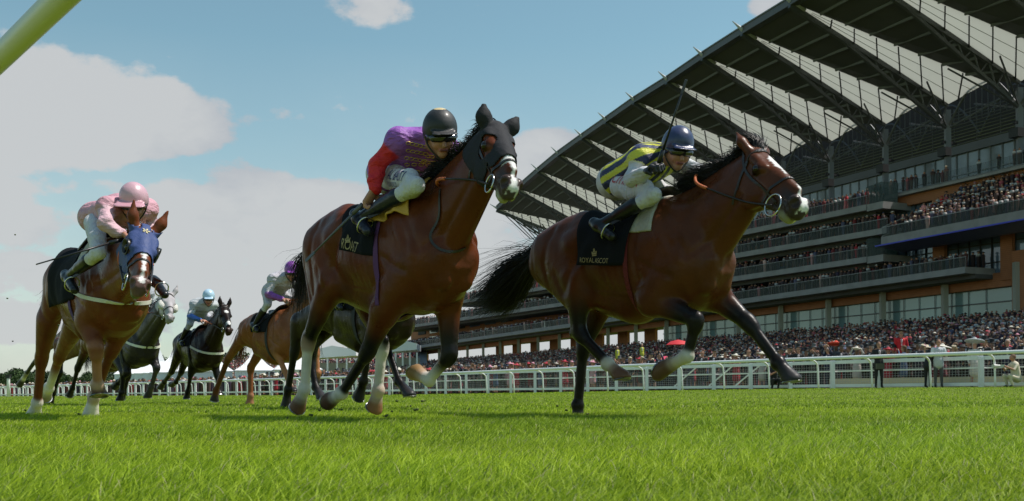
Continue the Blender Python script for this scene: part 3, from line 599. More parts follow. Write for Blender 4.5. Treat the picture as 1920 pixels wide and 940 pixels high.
for px, off, z, c_, lb in ((1272, 13, 1.9, (.55, .02, .03), 'red umbrella open over the crowd, right of the pink one'), (1248, 9, .75, (.62, .05, .12), 'pinkish red umbrella open low over the crowd')):
    p = Fp(s_at(px, off), off, z); m_ = MB(); u_ = empty('umbrella', p, label=lb, cat='umbrella', group='umbrellas over the crowd')
    n = 12; V = [(0, 0, .32)]+[(r*cos(2*pi*j/n), r*sin(2*pi*j/n), zz) for r, zz in ((.45, .22), (.75, .0)) for j in range(n)]
    Fc = [(0, 1+j, 1+(j+1) % n) for j in range(n)]+[(1+j, 1+n+j, 1+n+(j+1) % n, 1+(j+1) % n) for j in range(n)]
    o = mesh('canopy', [(x, y, zz+.9) for x, y, zz in V], Fc, mat('umb%d' % px, c_, rough=.7), u_, True); MB().tube([(0, 0, 1.2), (0, 0, .2)], .012, 5).build('shaft', STEEL, u_)
# ---- the mass of the crowd: small figures, past counting
def crowd(name, P, scale, seed, label, faceang=0):
    """P (n,3) feet positions"""
    rng = np.random.default_rng(seed); n = len(P)
    ang = np.linspace(0, 2*pi, 6, endpoint=False); prof = [(.0, .13), (.6, .16), (1.15, .20), (1.42, .22), (1.50, .06)]
    base = [(r*cos(a)*1.15, r*sin(a)*.75, z) for z, r in prof for a in ang]; nb_ = len(base); Fb = [(i*6+j, i*6+(j+1) % 6, (i+1)*6+(j+1) % 6, (i+1)*6+j) for i in range(4) for j in range(6)]
    hp = [(0, .055), (.06, .10), (.14, .105), (.22, .07), (.25, .0)]; head = [(r*cos(a), r*sin(a), 1.47+z) for z, r in hp for a in ang]; Fh = [(nb_+a, nb_+b, nb_+c, nb_+d) for a, b, c, d in Fb]
    nh = nb_+len(head); hat = [(r*cos(a), r*sin(a), 1.66+z) for z, r in ((0, .21), (.03, .20), (.04, .11), (.12, .09), (.13, 0)) for a in ang]; Ft = [(nh+a, nh+b, nh+c, nh+d) for a, b, c, d in Fb]
    B0 = np.array(base+head+hat); Q0 = np.array(Fb+Fh+Ft); nv = len(B0)
    th = rng.random(n)*1.2-.6; sc_ = scale*(.93+.14*rng.random(n)); c, s = np.cos(th), np.sin(th)
    hs = np.where(rng.random(n) < .45, 1., .0); X = np.repeat(B0[None], n, 0).copy()
    X[:, nh:, :2] *= (.65+.55*rng.random(n))[:, None, None]*hs[:, None, None]; X[:, nh:, 2] = np.where(hs[:, None] > 0, X[:, nh:, 2], 1.5)
    X *= sc_[:, None, None]; Y = X.copy(); Y[..., 0] = X[..., 0]*c[:, None]-X[..., 1]*s[:, None]; Y[..., 1] = X[..., 0]*s[:, None]+X[..., 1]*c[:, None]; Y += P[:, None, :]
    w = np.array([.22, .17, .14, .09, .10, .035, .06, .06, .025, .035, .03, .03, .015]); SU = np.array(SUITS)*np.array([1.35, .95, .95])+np.array([.008, .002, .002]); su = SU[rng.choice(len(SU), n, p=w/w.sum())]; HT = np.array(HATS); ht = HT[rng.choice(len(HT), n, p=[.48, .10, .13, .08, .05, .08, .08])]
    sk = np.where(rng.random((n, 1)) < .88, np.array([[.36, .18, .12]]), np.array([[.12, .06, .04]])); hair = np.where(rng.random((n, 1)) < .6, np.array([[.03, .02, .012]]), np.array([[.20, .12, .06]]))
    C_ = np.zeros((n, nv, 3)); C_[:, :nb_] = su[:, None]; C_[:, nb_-12:nb_-6] = np.where(rng.random((n, 1, 1)) < .25, np.array([.55, .55, .56]), su[:, None]); C_[:, nb_:nh] = sk[:, None]; C_[:, nh-12:nh] = hair[:, None]; C_[:, nh:] = ht[:, None]
    Q = (Q0[None]+np.arange(n)[:, None, None]*nv).reshape(-1, 4)
    o = npmesh(name, Y.reshape(-1, 3), Q, CLOTH, None, True, C_.reshape(-1, 3)); return tag(o, label, 'crowd', kind='stuff')
rng = np.random.default_rng(5); P = []
sEnd = sE-2
for k in range(nst):                      # standing on the banking
    o0 = TOFF-(TOFF-1)*(k+.5)/nst; z = TZ*(k+1)/nst
    s = -34+rng.random()
    while s < sEnd:
        if rng.random() < .93: P.append(Gs(s, o0+rng.normal(0, .12), z))
        s += .46+.2*rng.random()
        
crowd('crowd', np.array(P), 1.0, 1, 'dense standing crowd on the banking below the grandstand')
P = []                                     # flat lawn between barrier and banking
for _ in range(7500):
    s = rng.random()**1.3*182-16; o = 4.6+rng.random()*40; q = Fp(s, o)
    if (q-C0)@DN > TOFF+.5: P.append(q)
crowd('crowd', np.array(P), 1.0, 2, 'crowd packed on the lawn behind the people at the barrier')
P = []
for (s0, s1, off, zf) in BAL:
    for row, dens in ((.45, 1.1), (1.2, .95), (2.1, .8), (3.0, .6)):
        s = s0+.3
        while s < s1:
            if rng.random() < dens*(.68+.32*sin(s*.21+row+off)): P.append(Gs(s, off-row, zf(s)))
            s += .55+.15*rng.random()
s = sR
while s < sL:
    for row in (1.3, .5):
        if rng.random() < .42+.3*sin(s*.35): P.append(Gs(s, row-.6, 22.4))
    s += .6
for k in range(7):
    s = st1
    while s < st0-k*.9-.5:
        if rng.random() < .9: P.append(Gs(s, OT-.2-.72*k-.35, tzf(s)+.9+.54*k))
        s += .52+.1*rng.random()
crowd('crowd', np.array(P), 1.0, 3, 'spectators lining the balconies of the grandstand')
# ------------------------------------------------------------------ turf
TURF = mat('turf', (.105, .15, .018), rough=.95, spec=.1, col2=(.15, .20, .025), nscale=.9)
def ground():
    xs = np.concatenate([np.linspace(-3000, -60, 12), np.linspace(-50, 70, 61), np.linspace(90, 3000, 12)]); ys = np.concatenate([[-400, -60, -10], np.linspace(-2, 60, 63), np.linspace(70, 400, 20), [700, 1500, 3500]])
    V = [(x, y, float(gz(x, y))) for y in ys for x in xs]; n = len(xs); Fc = [(i*n+j, i*n+j+1, (i+1)*n+j+1, (i+1)*n+j) for i in range(len(ys)-1) for j in range(n-1)]
    o = mesh('turf', V, Fc, TURF); o['kind'] = 'structure'; o['label'] = 'bright green racecourse turf'
ground()
def blades(name, n, y0, y1, hmin, hmax, w, seed, seg=3, powr=1.0, halfw=.62, pad=.6, excl=None):
    rng = np.random.default_rng(seed); u = rng.random(n); y = y0+(y1-y0)*u**powr; x = (rng.random(n)*2-1)*(halfw*y+pad)
    pat = np.sin(x*2.1+np.sin(y*1.7))*np.sin(y*2.3+x*.6); tuft = np.sin(x*9+3*np.sin(y*5))*np.sin(y*11+x*4)
    h = (hmin+(hmax-hmin)*rng.random(n)**1.6)*(1+.22*pat+.18*tuft); th = rng.random(n)*2*pi; bend = (.25+.9*rng.random(n))*h; bd = .6+rng.normal(0, 1.1, n)     # most lean with the nap
    dx, dy = np.cos(bd), np.sin(bd); wx, wy = np.cos(th), np.sin(th); ww = w*(.6+.8*rng.random(n))
    V = np.zeros((n, 2*seg+1, 3)); g0 = gz(x, y)
    for k in range(seg+1):
        t = k/seg; cx = x+dx*bend*t**2; cy = y+dy*bend*t**2; cz = h*(t-.18*t**3)-.003+g0; wk = ww*(1-t)**.6*.5
        if k < seg:
            V[:, 2*k] = np.stack([cx-wx*wk, cy-wy*wk, cz], 1); V[:, 2*k+1] = np.stack([cx+wx*wk, cy+wy*wk, cz], 1)
        else: V[:, 2*k] = np.stack([cx, cy, cz], 1)
    nv = 2*seg+1; T = []
    for k in range(seg-1): T += [(2*k, 2*k+1, 2*k+3), (2*k, 2*k+3, 2*k+2)]
    T.append((2*seg-2, 2*seg-1, 2*seg)); Q = (np.array(T)[None]+np.arange(n)[:, None, None]*nv).reshape(-1, 3)
    g1, g2, g3, dry = np.array([.235, .35, .012]), np.array([.42, .55, .04]), np.array([.11, .19, .010]), np.array([.45, .42, .22])
    a = rng.random(n)[:, None]; c = g1*(1-a)+g2*a; c = np.where(rng.random((n, 1)) < .22, g3, c); big = np.sin(x*.55+1.3*np.sin(y*.35))*np.sin(y*.8+.4*x)+.5*np.sin(x*1.7+y*2.9); c = c*(1+.14*pat[:, None])*(1+.13*big[:, None]*np.array([[1.3, 1, .6]])); c = np.where(rng.random((n, 1)) < .04, dry, c)
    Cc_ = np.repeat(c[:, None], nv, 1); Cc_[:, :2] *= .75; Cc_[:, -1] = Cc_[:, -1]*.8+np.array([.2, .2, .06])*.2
    o = npmesh(name, V.reshape(-1, 3), Q, GRASS, None, True, Cc_.reshape(-1, 3)); tag(o, 'blades of bright green turf grass', 'grass', kind='stuff'); return o
GRASS = mat('grass_blade', (1, 1, 1), rough=.5, spec=.18, attr=True)
_t = GRASS.node_tree; _p = _t.nodes['Principled BSDF']; _tr = N('ShaderNodeBsdfTranslucent', _t); _at = [n for n in _t.nodes if n.type == 'ATTRIBUTE'][0]; L(_at.outputs[0], _tr.inputs[0], _t)
_mx = N('ShaderNodeMixShader', _t); _mx.inputs[0].default_value = .44; L(_p.outputs[0], _mx.inputs[1], _t); L(_tr.outputs[0], _mx.inputs[2], _t); L(_mx.outputs[0], _t.nodes['Material Output'].inputs[0], _t)
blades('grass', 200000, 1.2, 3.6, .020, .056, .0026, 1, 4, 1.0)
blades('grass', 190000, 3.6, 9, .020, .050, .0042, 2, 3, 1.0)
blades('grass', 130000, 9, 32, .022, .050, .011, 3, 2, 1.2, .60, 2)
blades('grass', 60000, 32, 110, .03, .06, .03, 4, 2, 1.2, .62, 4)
# clods and clippings thrown up by the hooves
rng = np.random.default_rng(8)
for i, (px, py, d) in enumerate(((768, 762, 6.4), (28, 440, 7.6), (24, 640, 7.4), (14, 560, 7.4), (110, 610, 7.0), (792, 752, 6.6), (745, 752, 6.9), (600, 770, 6.9), (583, 778, 6.8), (640, 768, 7.0), (735, 772, 6.6), (724, 780, 6.5), (690, 786, 6.4), (1060, 770, 7.5), (1046, 762, 7.6), (1100, 776, 7.4), (780, 768, 6.4), (48, 770, 8.8), (88, 776, 8.6), (150, 776, 8.4), (540, 785, 6.8))):
    p = U(px, py, d); S = SDF(.006); r = .0025+.002*rng.random() if 0 < i < 5 else .004+.006*rng.random()
    for _ in range(5): S.ball(p*0+rng.normal(0, r*.7, 3)*[1.6, 1, .6], r*.7, (.06, .035, .02) if _ % 2 else (.05, .09, .01), k=.01)
    V, Q = S.build(0); o = npmesh('turf_clod', V, Q, CLOTH, None, True, S.colors(V)); o.location = p; tag(o, 'small clod of turf '+('in the air at the far left' if 0 < i < 5 else 'flying under the hooded horse' if px > 520 and px < 900 else 'by the planted hoof of the leading horse' if px > 900 else 'by the hooves of the left chestnut'), 'clod', 'clods of turf thrown up by the hooves')
# ------------------------------------------------------------------ rails
RAILW = mat('rail_white', (.80, .80, .81), rough=.35, noise=.05, nscale=5)
def far_rail():
    R0 = empty('running_rail', Fp(0, 0), label='long white running rail with curved posts along the far side of the turf', cat='rail'); off = -Fp(0, 0)
    def P_(o): o.location = off; return o
    s0, s1 = -9, 190
    P_(MB().tube([Fp(s, 0, 1.22) for s in np.linspace(s0, s1, 60)], .068, 10).build('top_rail', RAILW, R0, True))
    s = -8.2; k = 0
    while s < s1 and k < 86:
        b = Fp(s, .55, 0); t = [Fp(s, .55, 0), Fp(s, .50, .85), Fp(s, .42, 1.03), Fp(s, .22, 1.14), Fp(s, .0, 1.17)]; P_(MB().tube(catmull(t, 3), .038, 8).build('post', RAILW, R0, True)); s += 2.35; k += 1
    R1 = empty('barrier', Fp(0, 1.5), label='white crowd barrier with wire mesh panels behind the running rail', cat='barrier'); o1 = -Fp(0, 1.5)
    def P1(o): o.location = o1; return o
    P1(MB().bar(Fp(s0, 1.5, 1.12), Fp(s1, 1.5, 1.12), .10, .14).build('top_rail', RAILW, R1)); P1(MB().bar(Fp(s0, 1.5, .16), Fp(s1, 1.5, .16), .08, .12).build('bottom_rail', RAILW, R1)); P1(MB().bar(Fp(s0, 1.56, .78), Fp(60, 1.56, .78), .03, .05).build('middle_rail', RAILW, R1))
    s = -8.; k = 0
    while s < s1 and k < 98: P1(MB().bar(Fp(s, 1.44, 0), Fp(s, 1.44, 1.14), .17, .15, up=(1, 0, 0)).build('post', RAILW, R1)); s += 2.02; k += 1
    m_ = MB()
    for z in np.arange(.25, 1.05, .1): m_.bar(Fp(s0, 1.6, z), Fp(55, 1.6, z), .012, .012)
    for s in np.arange(s0, 45, .12): m_.bar(Fp(s, 1.6, .2), Fp(s, 1.6, 1.08), .009, .009, up=(1, 0, 0))
    P1(m_.build('wire_mesh', mat('wire', (.35, .35, .36), rough=.5), R1))
    m_ = MB(); a = s_at(1500)
    
    for sa in (s_at(1225), s_at(1290), s_at(1340)): P1(MB().bar(Fp(sa, 1.5, .2), Fp(sa-1.3, 1.5, 1.05), .05, .05).build('brace', RAILW, R1))
    P1(MB().box((Fp(-9, 2.2)+Fp(a, 2.2))/2+np.array([0, 0, .22]), (a+9, .12, .42), (FD, FN, (0, 0, 1))).build('kick_board', mat('cream_board', (.52, .47, .33), rough=.8), R1))
far_rail()
# the near rail passing overhead
nd = nrm([-(60+653)/1900*1.0-(.0), 1, 0]); a = U(60, 50, 2.5)
NV = nrm([(-653-960)/1900, 1, 0]); NR = empty('near_rail', (a[0], a[1], 0), label='white plastic running rail close overhead in the upper left corner', cat='rail')
z0 = a[2]; c = np.array([a[0], a[1], z0])
o = MB().tube([c-NV*5.6, c, c+NV*9], .031, 20).build('rail_tube', mat('rail_plastic', (.62, .61, .50), rough=.35, noise=.05, nscale=3), NR, True); o.location = (-a[0], -a[1], 0)
for s in (-5., 1.3, 4.6, 7.9):
    q = c+NV*s; side = np.array([-NV[1], NV[0], 0]); o = MB().tube(catmull([q, q+side*.2-np.array([0, 0, .03]), q+side*.42-np.array([0, 0, .2]), np.array([*(q+side*.46)[:2], 0])], 5), .026, 12).build('post', mat('rail_plastic', (.6, .6, .5)), NR, True); o.location = (-a[0], -a[1], 0)
# ------------------------------------------------------------------ far left: marquees, crowd bank, trees, pole
def marquee(px, D, w, h, pk, lb):
    p = U(px, 735, D); p[2] = 0; o = empty('marquee', p, .3, label=lb, cat='marquee', group='white peaked marquees'); m_ = MB(); hw = w/2
    m_.box((0, 0, h/2), (w*.98, w*.98, h)); m_.build('wall', TENT, o)
    r_ = MB(); n = 4; prof = [(hw*1.03, h-.15), (hw*1.03, h), (hw*.62, h+pk*.22), (hw*.30, h+pk*.5), (.12, h+pk)]; V = [(r*1.414*cos(pi/4+pi/2*j), r*1.414*sin(pi/4+pi/2*j), z) for r, z in prof for j in range(4)]
    mesh('roof', V, [(i*4+j, i*4+(j+1) % 4, (i+1)*4+(j+1) % 4, (i+1)*4+j) for i in range(4) for j in range(4)], TENT, o); return o
TENT = mat('tent_white', (.78, .78, .80), rough=.7, noise=.04, nscale=.5)
for i, (px, w) in enumerate(((246, 6), (258, 6), (284, 6), (300, 6), (331, 9), (352, 7), (372, 9), (393, 8), (478, 7), (556, 8))):
    marquee(px, 205-i*3, w, 4.2, 4.4 if w < 8 else 5.5, 'white peaked marquee beyond the rail, number %d of ten from the left' % (i+1) if 0 else ['leftmost white peaked marquee beyond the rail', 'white peaked marquee right beside the leftmost one', 'small white marquee seen beside the grey faced horse', 'small white marquee right of the grey faced horse', 'broad white marquee left of the dark horse', 'small white marquee under the dark horse belly', 'broad white marquee right of the dark horse', 'white marquee beside the chestnut hind leg', 'white marquee under the chestnut belly', 'rightmost white peaked marquee beyond the rail'][i])
def flat_tent(pa, pb, D, zt, zb_, lb):
    a, b = U(pa, 735, D), U(pb, 735, D); a[2] = b[2] = 0; o = empty('pavilion', (a+b)/2, label=lb, cat='pavilion'); m_ = MB(); w = b[0]-a[0]
    m_.prism([(-w/2, 0, zt), (w/2, 0, zt+.5), (w/2, 0, zt+1.6), (0, 0, zt+2.4), (-w/2, 0, zt+1.3)], (0, 8, 0)); m_.build('roof', TENT, o); g_ = MB()
    for k in range(6): g_.box((-w/2+w*k/5, .3, zt/2), (.3, .3, zt))
    g_.build('column', WPT, o); MB().box((0, 6, zt*.45), (w, .3, zt*.9)).build('wall', mat('pavilion_wall', (.3, .3, .3), rough=.8), o)
flat_tent(578, 668, 190, 6.6, 0, 'white roofed pavilion seen between the legs of the middle horse')
flat_tent(715, 782, 180, 7.2, 0, 'white roofed pavilion at the far end of the grandstand')
# bank of far spectators
P = []; rng = np.random.default_rng(31)
ctrl = yl([(250, 702), (330, 688), (420, 672), (560, 662), (760, 640)])
for _ in range(5200):
    px = 225+rng.random()*560; t = rng.random(); D_ = 215+40*t; top = ctrl(px); y_ = 716+(top-716)*t; q = U(px, y_, D_); q[2] = max(q[2]-1.7, 0); P.append(q)
P = np.array(P); crowd('crowd', P, 1.15, 9, 'distant crowd filling a sloping stand beyond the marquees')
bk = []
for px in (215, 330, 420, 560, 800): bk.append([U(px, 718, 214), U(px, ctrl(px)+2, 258)])
V = []; 
for a_, b_ in bk: a_[2] = 0; b_[2] -= 1.9; V += [tuple(a_), tuple(b_), (b_[0], b_[1]+1, 0)]
n = len(bk); Fc = [(i*3, i*3+3, i*3+4, i*3+1) for i in range(n-1)]+[(i*3+1, i*3+4, i*3+5, i*3+2) for i in range(n-1)]
tag(mesh('far_stand', V, Fc, mat('stand_pale', (.30, .30, .31), rough=.8)), 'pale sloping open stand far off behind the marquees', 'stand')
# trees
LEAF = mat('leaf', (1, 1, 1), rough=.6, attr=True, spec=.2); BARK = mat('bark', (.06, .045, .035), rough=.9)
def tree_proto(seed, h, w, col):
    rng = np.random.default_rng(seed); o = empty('tree', (0, 0, 0)); t = MB(); t.tube([(0, 0, 0), (.1, 0, h*.3), (0, .1, h*.6), (.1, 0, h*.85)], [.35, .28, .18, .05], 7)
    for k in range(7):
        a = rng.random()*6.28; z = h*(.3+.07*k); t.tube([(0, 0, z), (cos(a)*w*.3, sin(a)*w*.3, z+h*.12), (cos(a)*w*.45, sin(a)*w*.45, z+h*.2)], [.12, .08, .03], 5)
    t.build('trunk', BARK, o, True); cl = []
    for _ in range(26):
        a = rng.random()*6.28; r = rng.random()**.5*w*.5; z = h*(.28+.66*rng.random()); sh = math.sqrt(max(0, 1-((z-h*.58)/(h*.45))**2)); cl.append((cos(a)*r*sh, sin(a)*r*sh, z, w*(.13+.10*rng.random())))
    n = 130; V = []; C_ = []
    for x, y, z, r in cl:
        d = rng.normal(0, 1, (n, 3)); d /= np.linalg.norm(d, axis=1)[:, None]; p = np.array([x, y, z])+d*r*(.6+.5*rng.random((n, 1))); s = .22+.2*rng.random(n); u = rng.normal(0, 1, (n, 3)); u /= np.linalg.norm(u, axis=1)[:, None]; v = np.cross(u, rng.normal(0, 1, (n, 3))); v /= np.linalg.norm(v, axis=1)[:, None]
        q = np.stack([p+u*s[:, None], p+v*s[:, None]*.7, p-u*s[:, None], p-v*s[:, None]*.7], 1); V.append(q.reshape(-1, 3)); c = np.array(col)*(.7+.6*rng.random((n, 1)))*(.8+.4*rng.random()); C_.append(np.repeat(c, 4, 0))
    V = np.concatenate(V); Q = np.arange(len(V)).reshape(-1, 4); npmesh('crown', V, Q, LEAF, o, False, np.concatenate(C_)); return o
PR = [tree_proto(1, 11, 9, (.045, .075, .025)), tree_proto(2, 9, 10, (.035, .06, .025)), tree_proto(3, 13, 9, (.055, .09, .03))]
rng = np.random.default_rng(12); places = []
for i in range(44):
    px = -70+i*11.5+rng.normal(0, 4); D_ = 330+rng.random()*70; top = yl([(0, 694), (60, 690), (110, 700), (230, 695), (330, 668), (420, 664)])(px)+rng.normal(0, 3); places.append((px, D_, top))
for i, (px, D_, top) in enumerate(places):
    p = U(px, 735, D_); hgt = (735-top)*D_/F; p[2] = 0; k = i % 3; base = (11, 9, 13)[k]; src = PR[k]
    o = src if i < 3 else copy_tree(src); o.location = p; s = hgt/base; o.scale = (s*1.25, s*1.25, s); o.rotation_euler = (0, 0, rng.random()*6)
    tag(o, ['medium green bushy tree ', 'broad low dark tree ', 'tall lighter green tree '][k]+('at the far left edge', 'just right of the lantern post', 'behind the left chestnut hind legs', 'behind the left chestnut chest', 'between the chestnut and grey horse', 'behind the dark horses')[int(np.searchsorted([20, 80, 150, 220, 300], px))], 'tree', 'trees in the far tree line')
# furlong pole
p = U(16, 738, 88); p[2] = 0; o = empty('furlong_pole', p, label='white post with dark lantern top standing at the far left', cat='post'); MB().tube([(0, 0, 0), (.0, 0, 1.5), (0, 0, 1.62)], [.16, .13, .13], 10).build('shaft', RAILW, o, True); MB().box((0, 0, 1.75), (.34, .34, .26)).build('lantern', mat('lantern_dark', (.03, .03, .03)), o); MB().box((0, 0, 1.91), (.42, .42, .06)).build('cap', mat('lantern_dark', (.03, .03, .03)), o)
# ------------------------------------------------------------------ horses
BLACK = (.012, .010, .010); SOCK = (.62, .57, .50); PINKSOCK = (.55, .42, .34); HOOF = (.10, .06, .04); DHOOF = (.035, .032, .035)
def coat_mat():
    m = mat('horse_coat', (1, 1, 1), rough=.36, rvar=.12, spec=.17, noise=.22, nscale=6, attr=True, bump=.5, bscale=8)
    return m
def strands(name, m, parent, guides, n, wid, seed=0, jit=.02, tipjit=.08, seg=7):
    """hair as tapered three-sided strands; each follows a blend of two neighbouring guide curves"""
    rng = np.random.default_rng(seed); G = [np.array(catmull(g, 4)) for g in guides]
    mlen = min(len(g) for g in G); G = np.array([g[np.linspace(0, len(g)-1, seg).astype(int)] for g in G]); V = []; Q = []
    tt = np.linspace(0, 1, seg)
    for i in range(n):
        a = rng.random()*(len(G)-1); j = int(a); w = a-j; c = G[j]*(1-w)+G[min(j+1, len(G)-1)]*w
        ln = .6+.4*rng.random(); t2 = tt*ln; c = np.array([np.interp(t2, tt, c[:, k]) for k in range(3)]).T
        c = c+rng.normal(0, jit, 3)+np.outer(tt**1.5, rng.normal(0, tipjit, 3))+np.outer(np.sin(tt*pi*(1+rng.random()*1.5)), rng.normal(0, tipjit*.25, 3))
        r = wid*(.5+rng.random())*(1-tt**2*.9)
        u = nrm(c[-1]-c[0]); s1 = nrm(np.cross(u, rng.normal(0, 1, 3))); s2 = np.cross(u, s1); o = len(V)*0+i*seg*3
        for k in range(seg):
            for q in range(3):
                V.append(c[k]+r[k]*(cos(2.094*q)*s1+sin(2.094*q)*s2))
        for k in range(seg-1):
            for q in range(3): Q.append((o+k*3+q, o+k*3+(q+1) % 3, o+k*3+3+(q+1) % 3, o+k*3+3+q))
    return npmesh(name, np.array(V), np.array(Q), m, parent, True)

class Horse:
    def __init__(s, name, label, wx, d, th, sc_, dz, h, coat, spec, belly=None, group='racehorses galloping on the turf'):
        s.th = radians(th); s.s = sc_; s.dz = dz; s.h = h; s.P0 = np.array([(wx-CX)*d/F, d, 0.])
        s.R = np.array([[cos(s.th), -sin(s.th), 0], [sin(s.th), cos(s.th), 0], [0, 0, 1.]])      # rows: forward, left, up
        s.root = empty(name, s.P0, -s.th, label=label, cat='horse', group=group)
        s.camL = s.R@(CAM-s.P0); s.coat = coat; s.spec = spec; s.build_body()
    def rl(s, px, py): return s.R@ray(px, py)
    def hp(s, px, py, y):
        r = s.rl(px, py); return s.camL+r*((y-s.camL[1])/r[1])
    def hd(s, px, py, P, Ln, near=True):
        """point seen at the pixel, at distance Ln from P"""
        r = s.rl(px, py); o = s.camL-P; a = r@r; b = 2*r@o; c = o@o-Ln*Ln; D = b*b-4*a*c
        t = -b/(2*a) if D < 0 else (-b+(-1 if near else 1)*math.sqrt(D))/(2*a)
        if D < 0: (lambda *a: None)('  hd short by', round(np.linalg.norm(s.camL+r*t-P)-Ln, 3))
        return s.camL+r*t
    def T(s, x, y, z): return np.array([x*s.s, y*s.s, z*s.s+s.dz])
    def proj(s, p):
        q = s.R.T@np.array(p)+s.P0-CAM; return round(CX+F*(q@RT)/q[1]), round(HY-F*(q@UP)/q[1])
    def build_body(s):
        sp = s.spec; S = SDF(s.h); s.S = S; c = s.coat; T = s.T; k = s.s; dark = sp.get('dark', BLACK)
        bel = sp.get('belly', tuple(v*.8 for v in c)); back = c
        X = [-1.27, -1.2, -1.05, -.85, -.65, -.42, -.2, 0, .15, .28, .38, .45]
        tp = [1.30, 1.43, 1.52, 1.575, 1.55, 1.515, 1.53, 1.585, 1.56, 1.48, 1.36, 1.22]
        bt = [1.14, 1.06, 1.02, 1.01, .965, .89, .81, .765, .78, .825, .90, 1.02]
        wd = [.07, .145, .20, .24, .25, .272, .275, .26, .25, .235, .20, .12]
        lift = sp.get('tuck', 0)
        S.loft([x*k for x in X], [v*k for v in tp], [v*k for v in bt], [v*k for v in wd], (np.eye(3), np.array([0, 0, s.dz])), c, .05, 2.25)
        # head and neck frame
        P = s.hp(*sp['poll']); s.P = P
        hs = sp.get('hs', 1.2); M = s.hd(sp['muzzle'][0], sp['muzzle'][1], P, .53*k*hs, sp.get('mnear', True)) if len(sp['muzzle']) == 2 else s.hp(*sp['muzzle'])
        s.u = u = nrm(M-P); nb = T(.14, 0, 1.24)
        tmp = nb-P; w = nrm(tmp-(tmp@u)*u); sd = np.cross(w, u); roll = radians(sp.get('roll', 0))
        w2 = w*cos(roll)+sd*sin(roll); s.w = w = w2; s.sd = sd = np.cross(w, u)       # sd points to the horse's left
        if sd[1] < 0 and sp.get('chk', 1): s.sd = sd = -sd
        HL = .60*k; s.HL = HL; s.hs = hs; kg = k*hs; g = lambda a, b, c_=0: P+(u*a+w*b+sd*c_)*kg
        s.g = g; hc = c; mz = sp.get('muzcol', tuple(v*.35 for v in c))
        # neck
        ta = g(.10, .10); tb = T(.16, 0, 1.22); ntop = T(.04, 0, 1.47)
        S.seg(tb, g(.08, .11), .30*k*sp.get('nk', 1), .175*k*sp.get('nk', 1), c, side=(0, 1, 0), fl=.62, flb=.58, k=.06)
        S.seg(ntop, g(-.02, .045), .085*k, .075*k, c, fl=.6, flb=.75, k=.07)                       # crest
        S.seg(T(.30, 0, 1.17), g(.14, .16), .12*k, .085*k, c, fl=.75, flb=.7, k=.07)                 # underline
        k0 = k; k = k*hs
        # head
        S.seg(g(.05, .02), g(.30, .015), .092*k, .076*k, hc, side=sd, fl=.84, flb=.72, k=.03)
        S.seg(g(.28, .012), g(.50, .018), .072*k, .047*k, hc, colb=mz, side=sd, fl=.72, flb=.85, k=.03)
        S.seg(g(.00, -.05), g(.44, -.048), .03*k, .024*k, hc, side=sd, fl=1.5, flb=1.1, k=.04)      # nasal bone
        for q in (-1, 1):
            S.seg(g(.18, .09, q*.022), g(.12, .07, q*.03), .105*k, .10*k, hc, side=sd, fl=.45, k=.03)      # cheeks
            S.seg(g(.20, .10, q*.02), g(.44, .06, q*.012), .05*k, .03*k, hc, colb=mz, side=sd, fl=.6, k=.025)
            S.seg(g(.09, -.035, q*.058), g(.20, -.030, q*.055), .03*k, .026*k, hc, side=sd, fl=.9, k=.025)   # brow
            S.ball(g(.175, -.010, q*.066), .032*k, tuple(v*.16 for v in hc), k=.012)
            S.seg(g(.22, .022, q*.057), g(.36, .02, q*.045), .013*k, .010*k, hc, k=.03)                     # facial crest
            S.seg(g(.505, -.012, q*.030), g(.53, .0, q*.026), .033*k, .03*k, mz, k=.02)                        # nostril flesh
            S.ball(g(.535, -.012, q*.047), .021*k, (.05, .012, .01), k=.012, side=sd, fl=.7, sub=True)
            e = sp.get('ears', (-.10, -.11, .02)); b0 = g(.01, -.045, q*.052); tip = b0+(u*e[0]+w*e[1]+sd*q*e[2])*k
            mid = b0*.55+tip*.45+sd*q*.012; ec = sp.get('earcol', hc)
            S.seg(b0, mid, .030*k, .031*k, ec, side=nrm(np.cross(tip-b0, sd)), fl=.8, k=.02)
            S.seg(mid, tip, .031*k, .009*k, ec, side=nrm(np.cross(tip-b0, sd)), fl=.7, k=.03)
        S.seg(g(.50, .035), g(.535, .035), .036*k, .034*k, mz, side=sd, fl=1.1, k=.02)                  # upper lip
        S.seg(g(.46, .085), g(.505, .082), .026*k, .024*k, sp.get('chin', mz), side=sd, fl=1.15, k=.02)                 # chin
        S.seg(g(.40, .068, -.06), g(.40, .068, .06), .006, .006, k=.012, sub=True)
        S.seg(g(.42, .067, -.07), g(.56, .064, -.07), .008, .006, k=.01, sub=True); S.seg(g(.42, .067, .07), g(.56, .064, .07), .008, .006, k=.01, sub=True)
        s.nose = g(.52, .01); k = k0
        # shoulders, chest, haunches
        for q in (-1, 1):
            S.seg(T(-.02, q*.10, 1.42), T(.27, q*.13, 1.08), .13*k, .12*k, c, fl=.62, k=.05)
            S.seg(T(.27, q*.135, 1.10), T(.02, q*.16, .93), .10*k, .10*k, c, fl=.8, k=.05)
            S.seg(T(.37, q*.085, 1.11), T(.35, q*.078, .97), .092*k, .080*k, c, fl=.9, k=.014)           # pectorals
            S.seg(T(-.16, q*.14, 1.32), T(.0, q*.17, 1.0), .12*k, .11*k, c, fl=.5, k=.06)              # triceps
            S.seg(T(-.70, q*.10, 1.44), T(-1.05, q*.13, 1.33), .14*k, .15*k, c, fl=.8, k=.05)
            S.seg(T(-.62, q*.19, 1.42), T(-.72, q*.19, 1.34), .055*k, .07*k, c, k=.11)                     # point of hip
        S.seg(T(-1.12, 0, 1.44), T(-1.28, 0, 1.42), .055*k, .04*k, c, k=.04)                            # dock
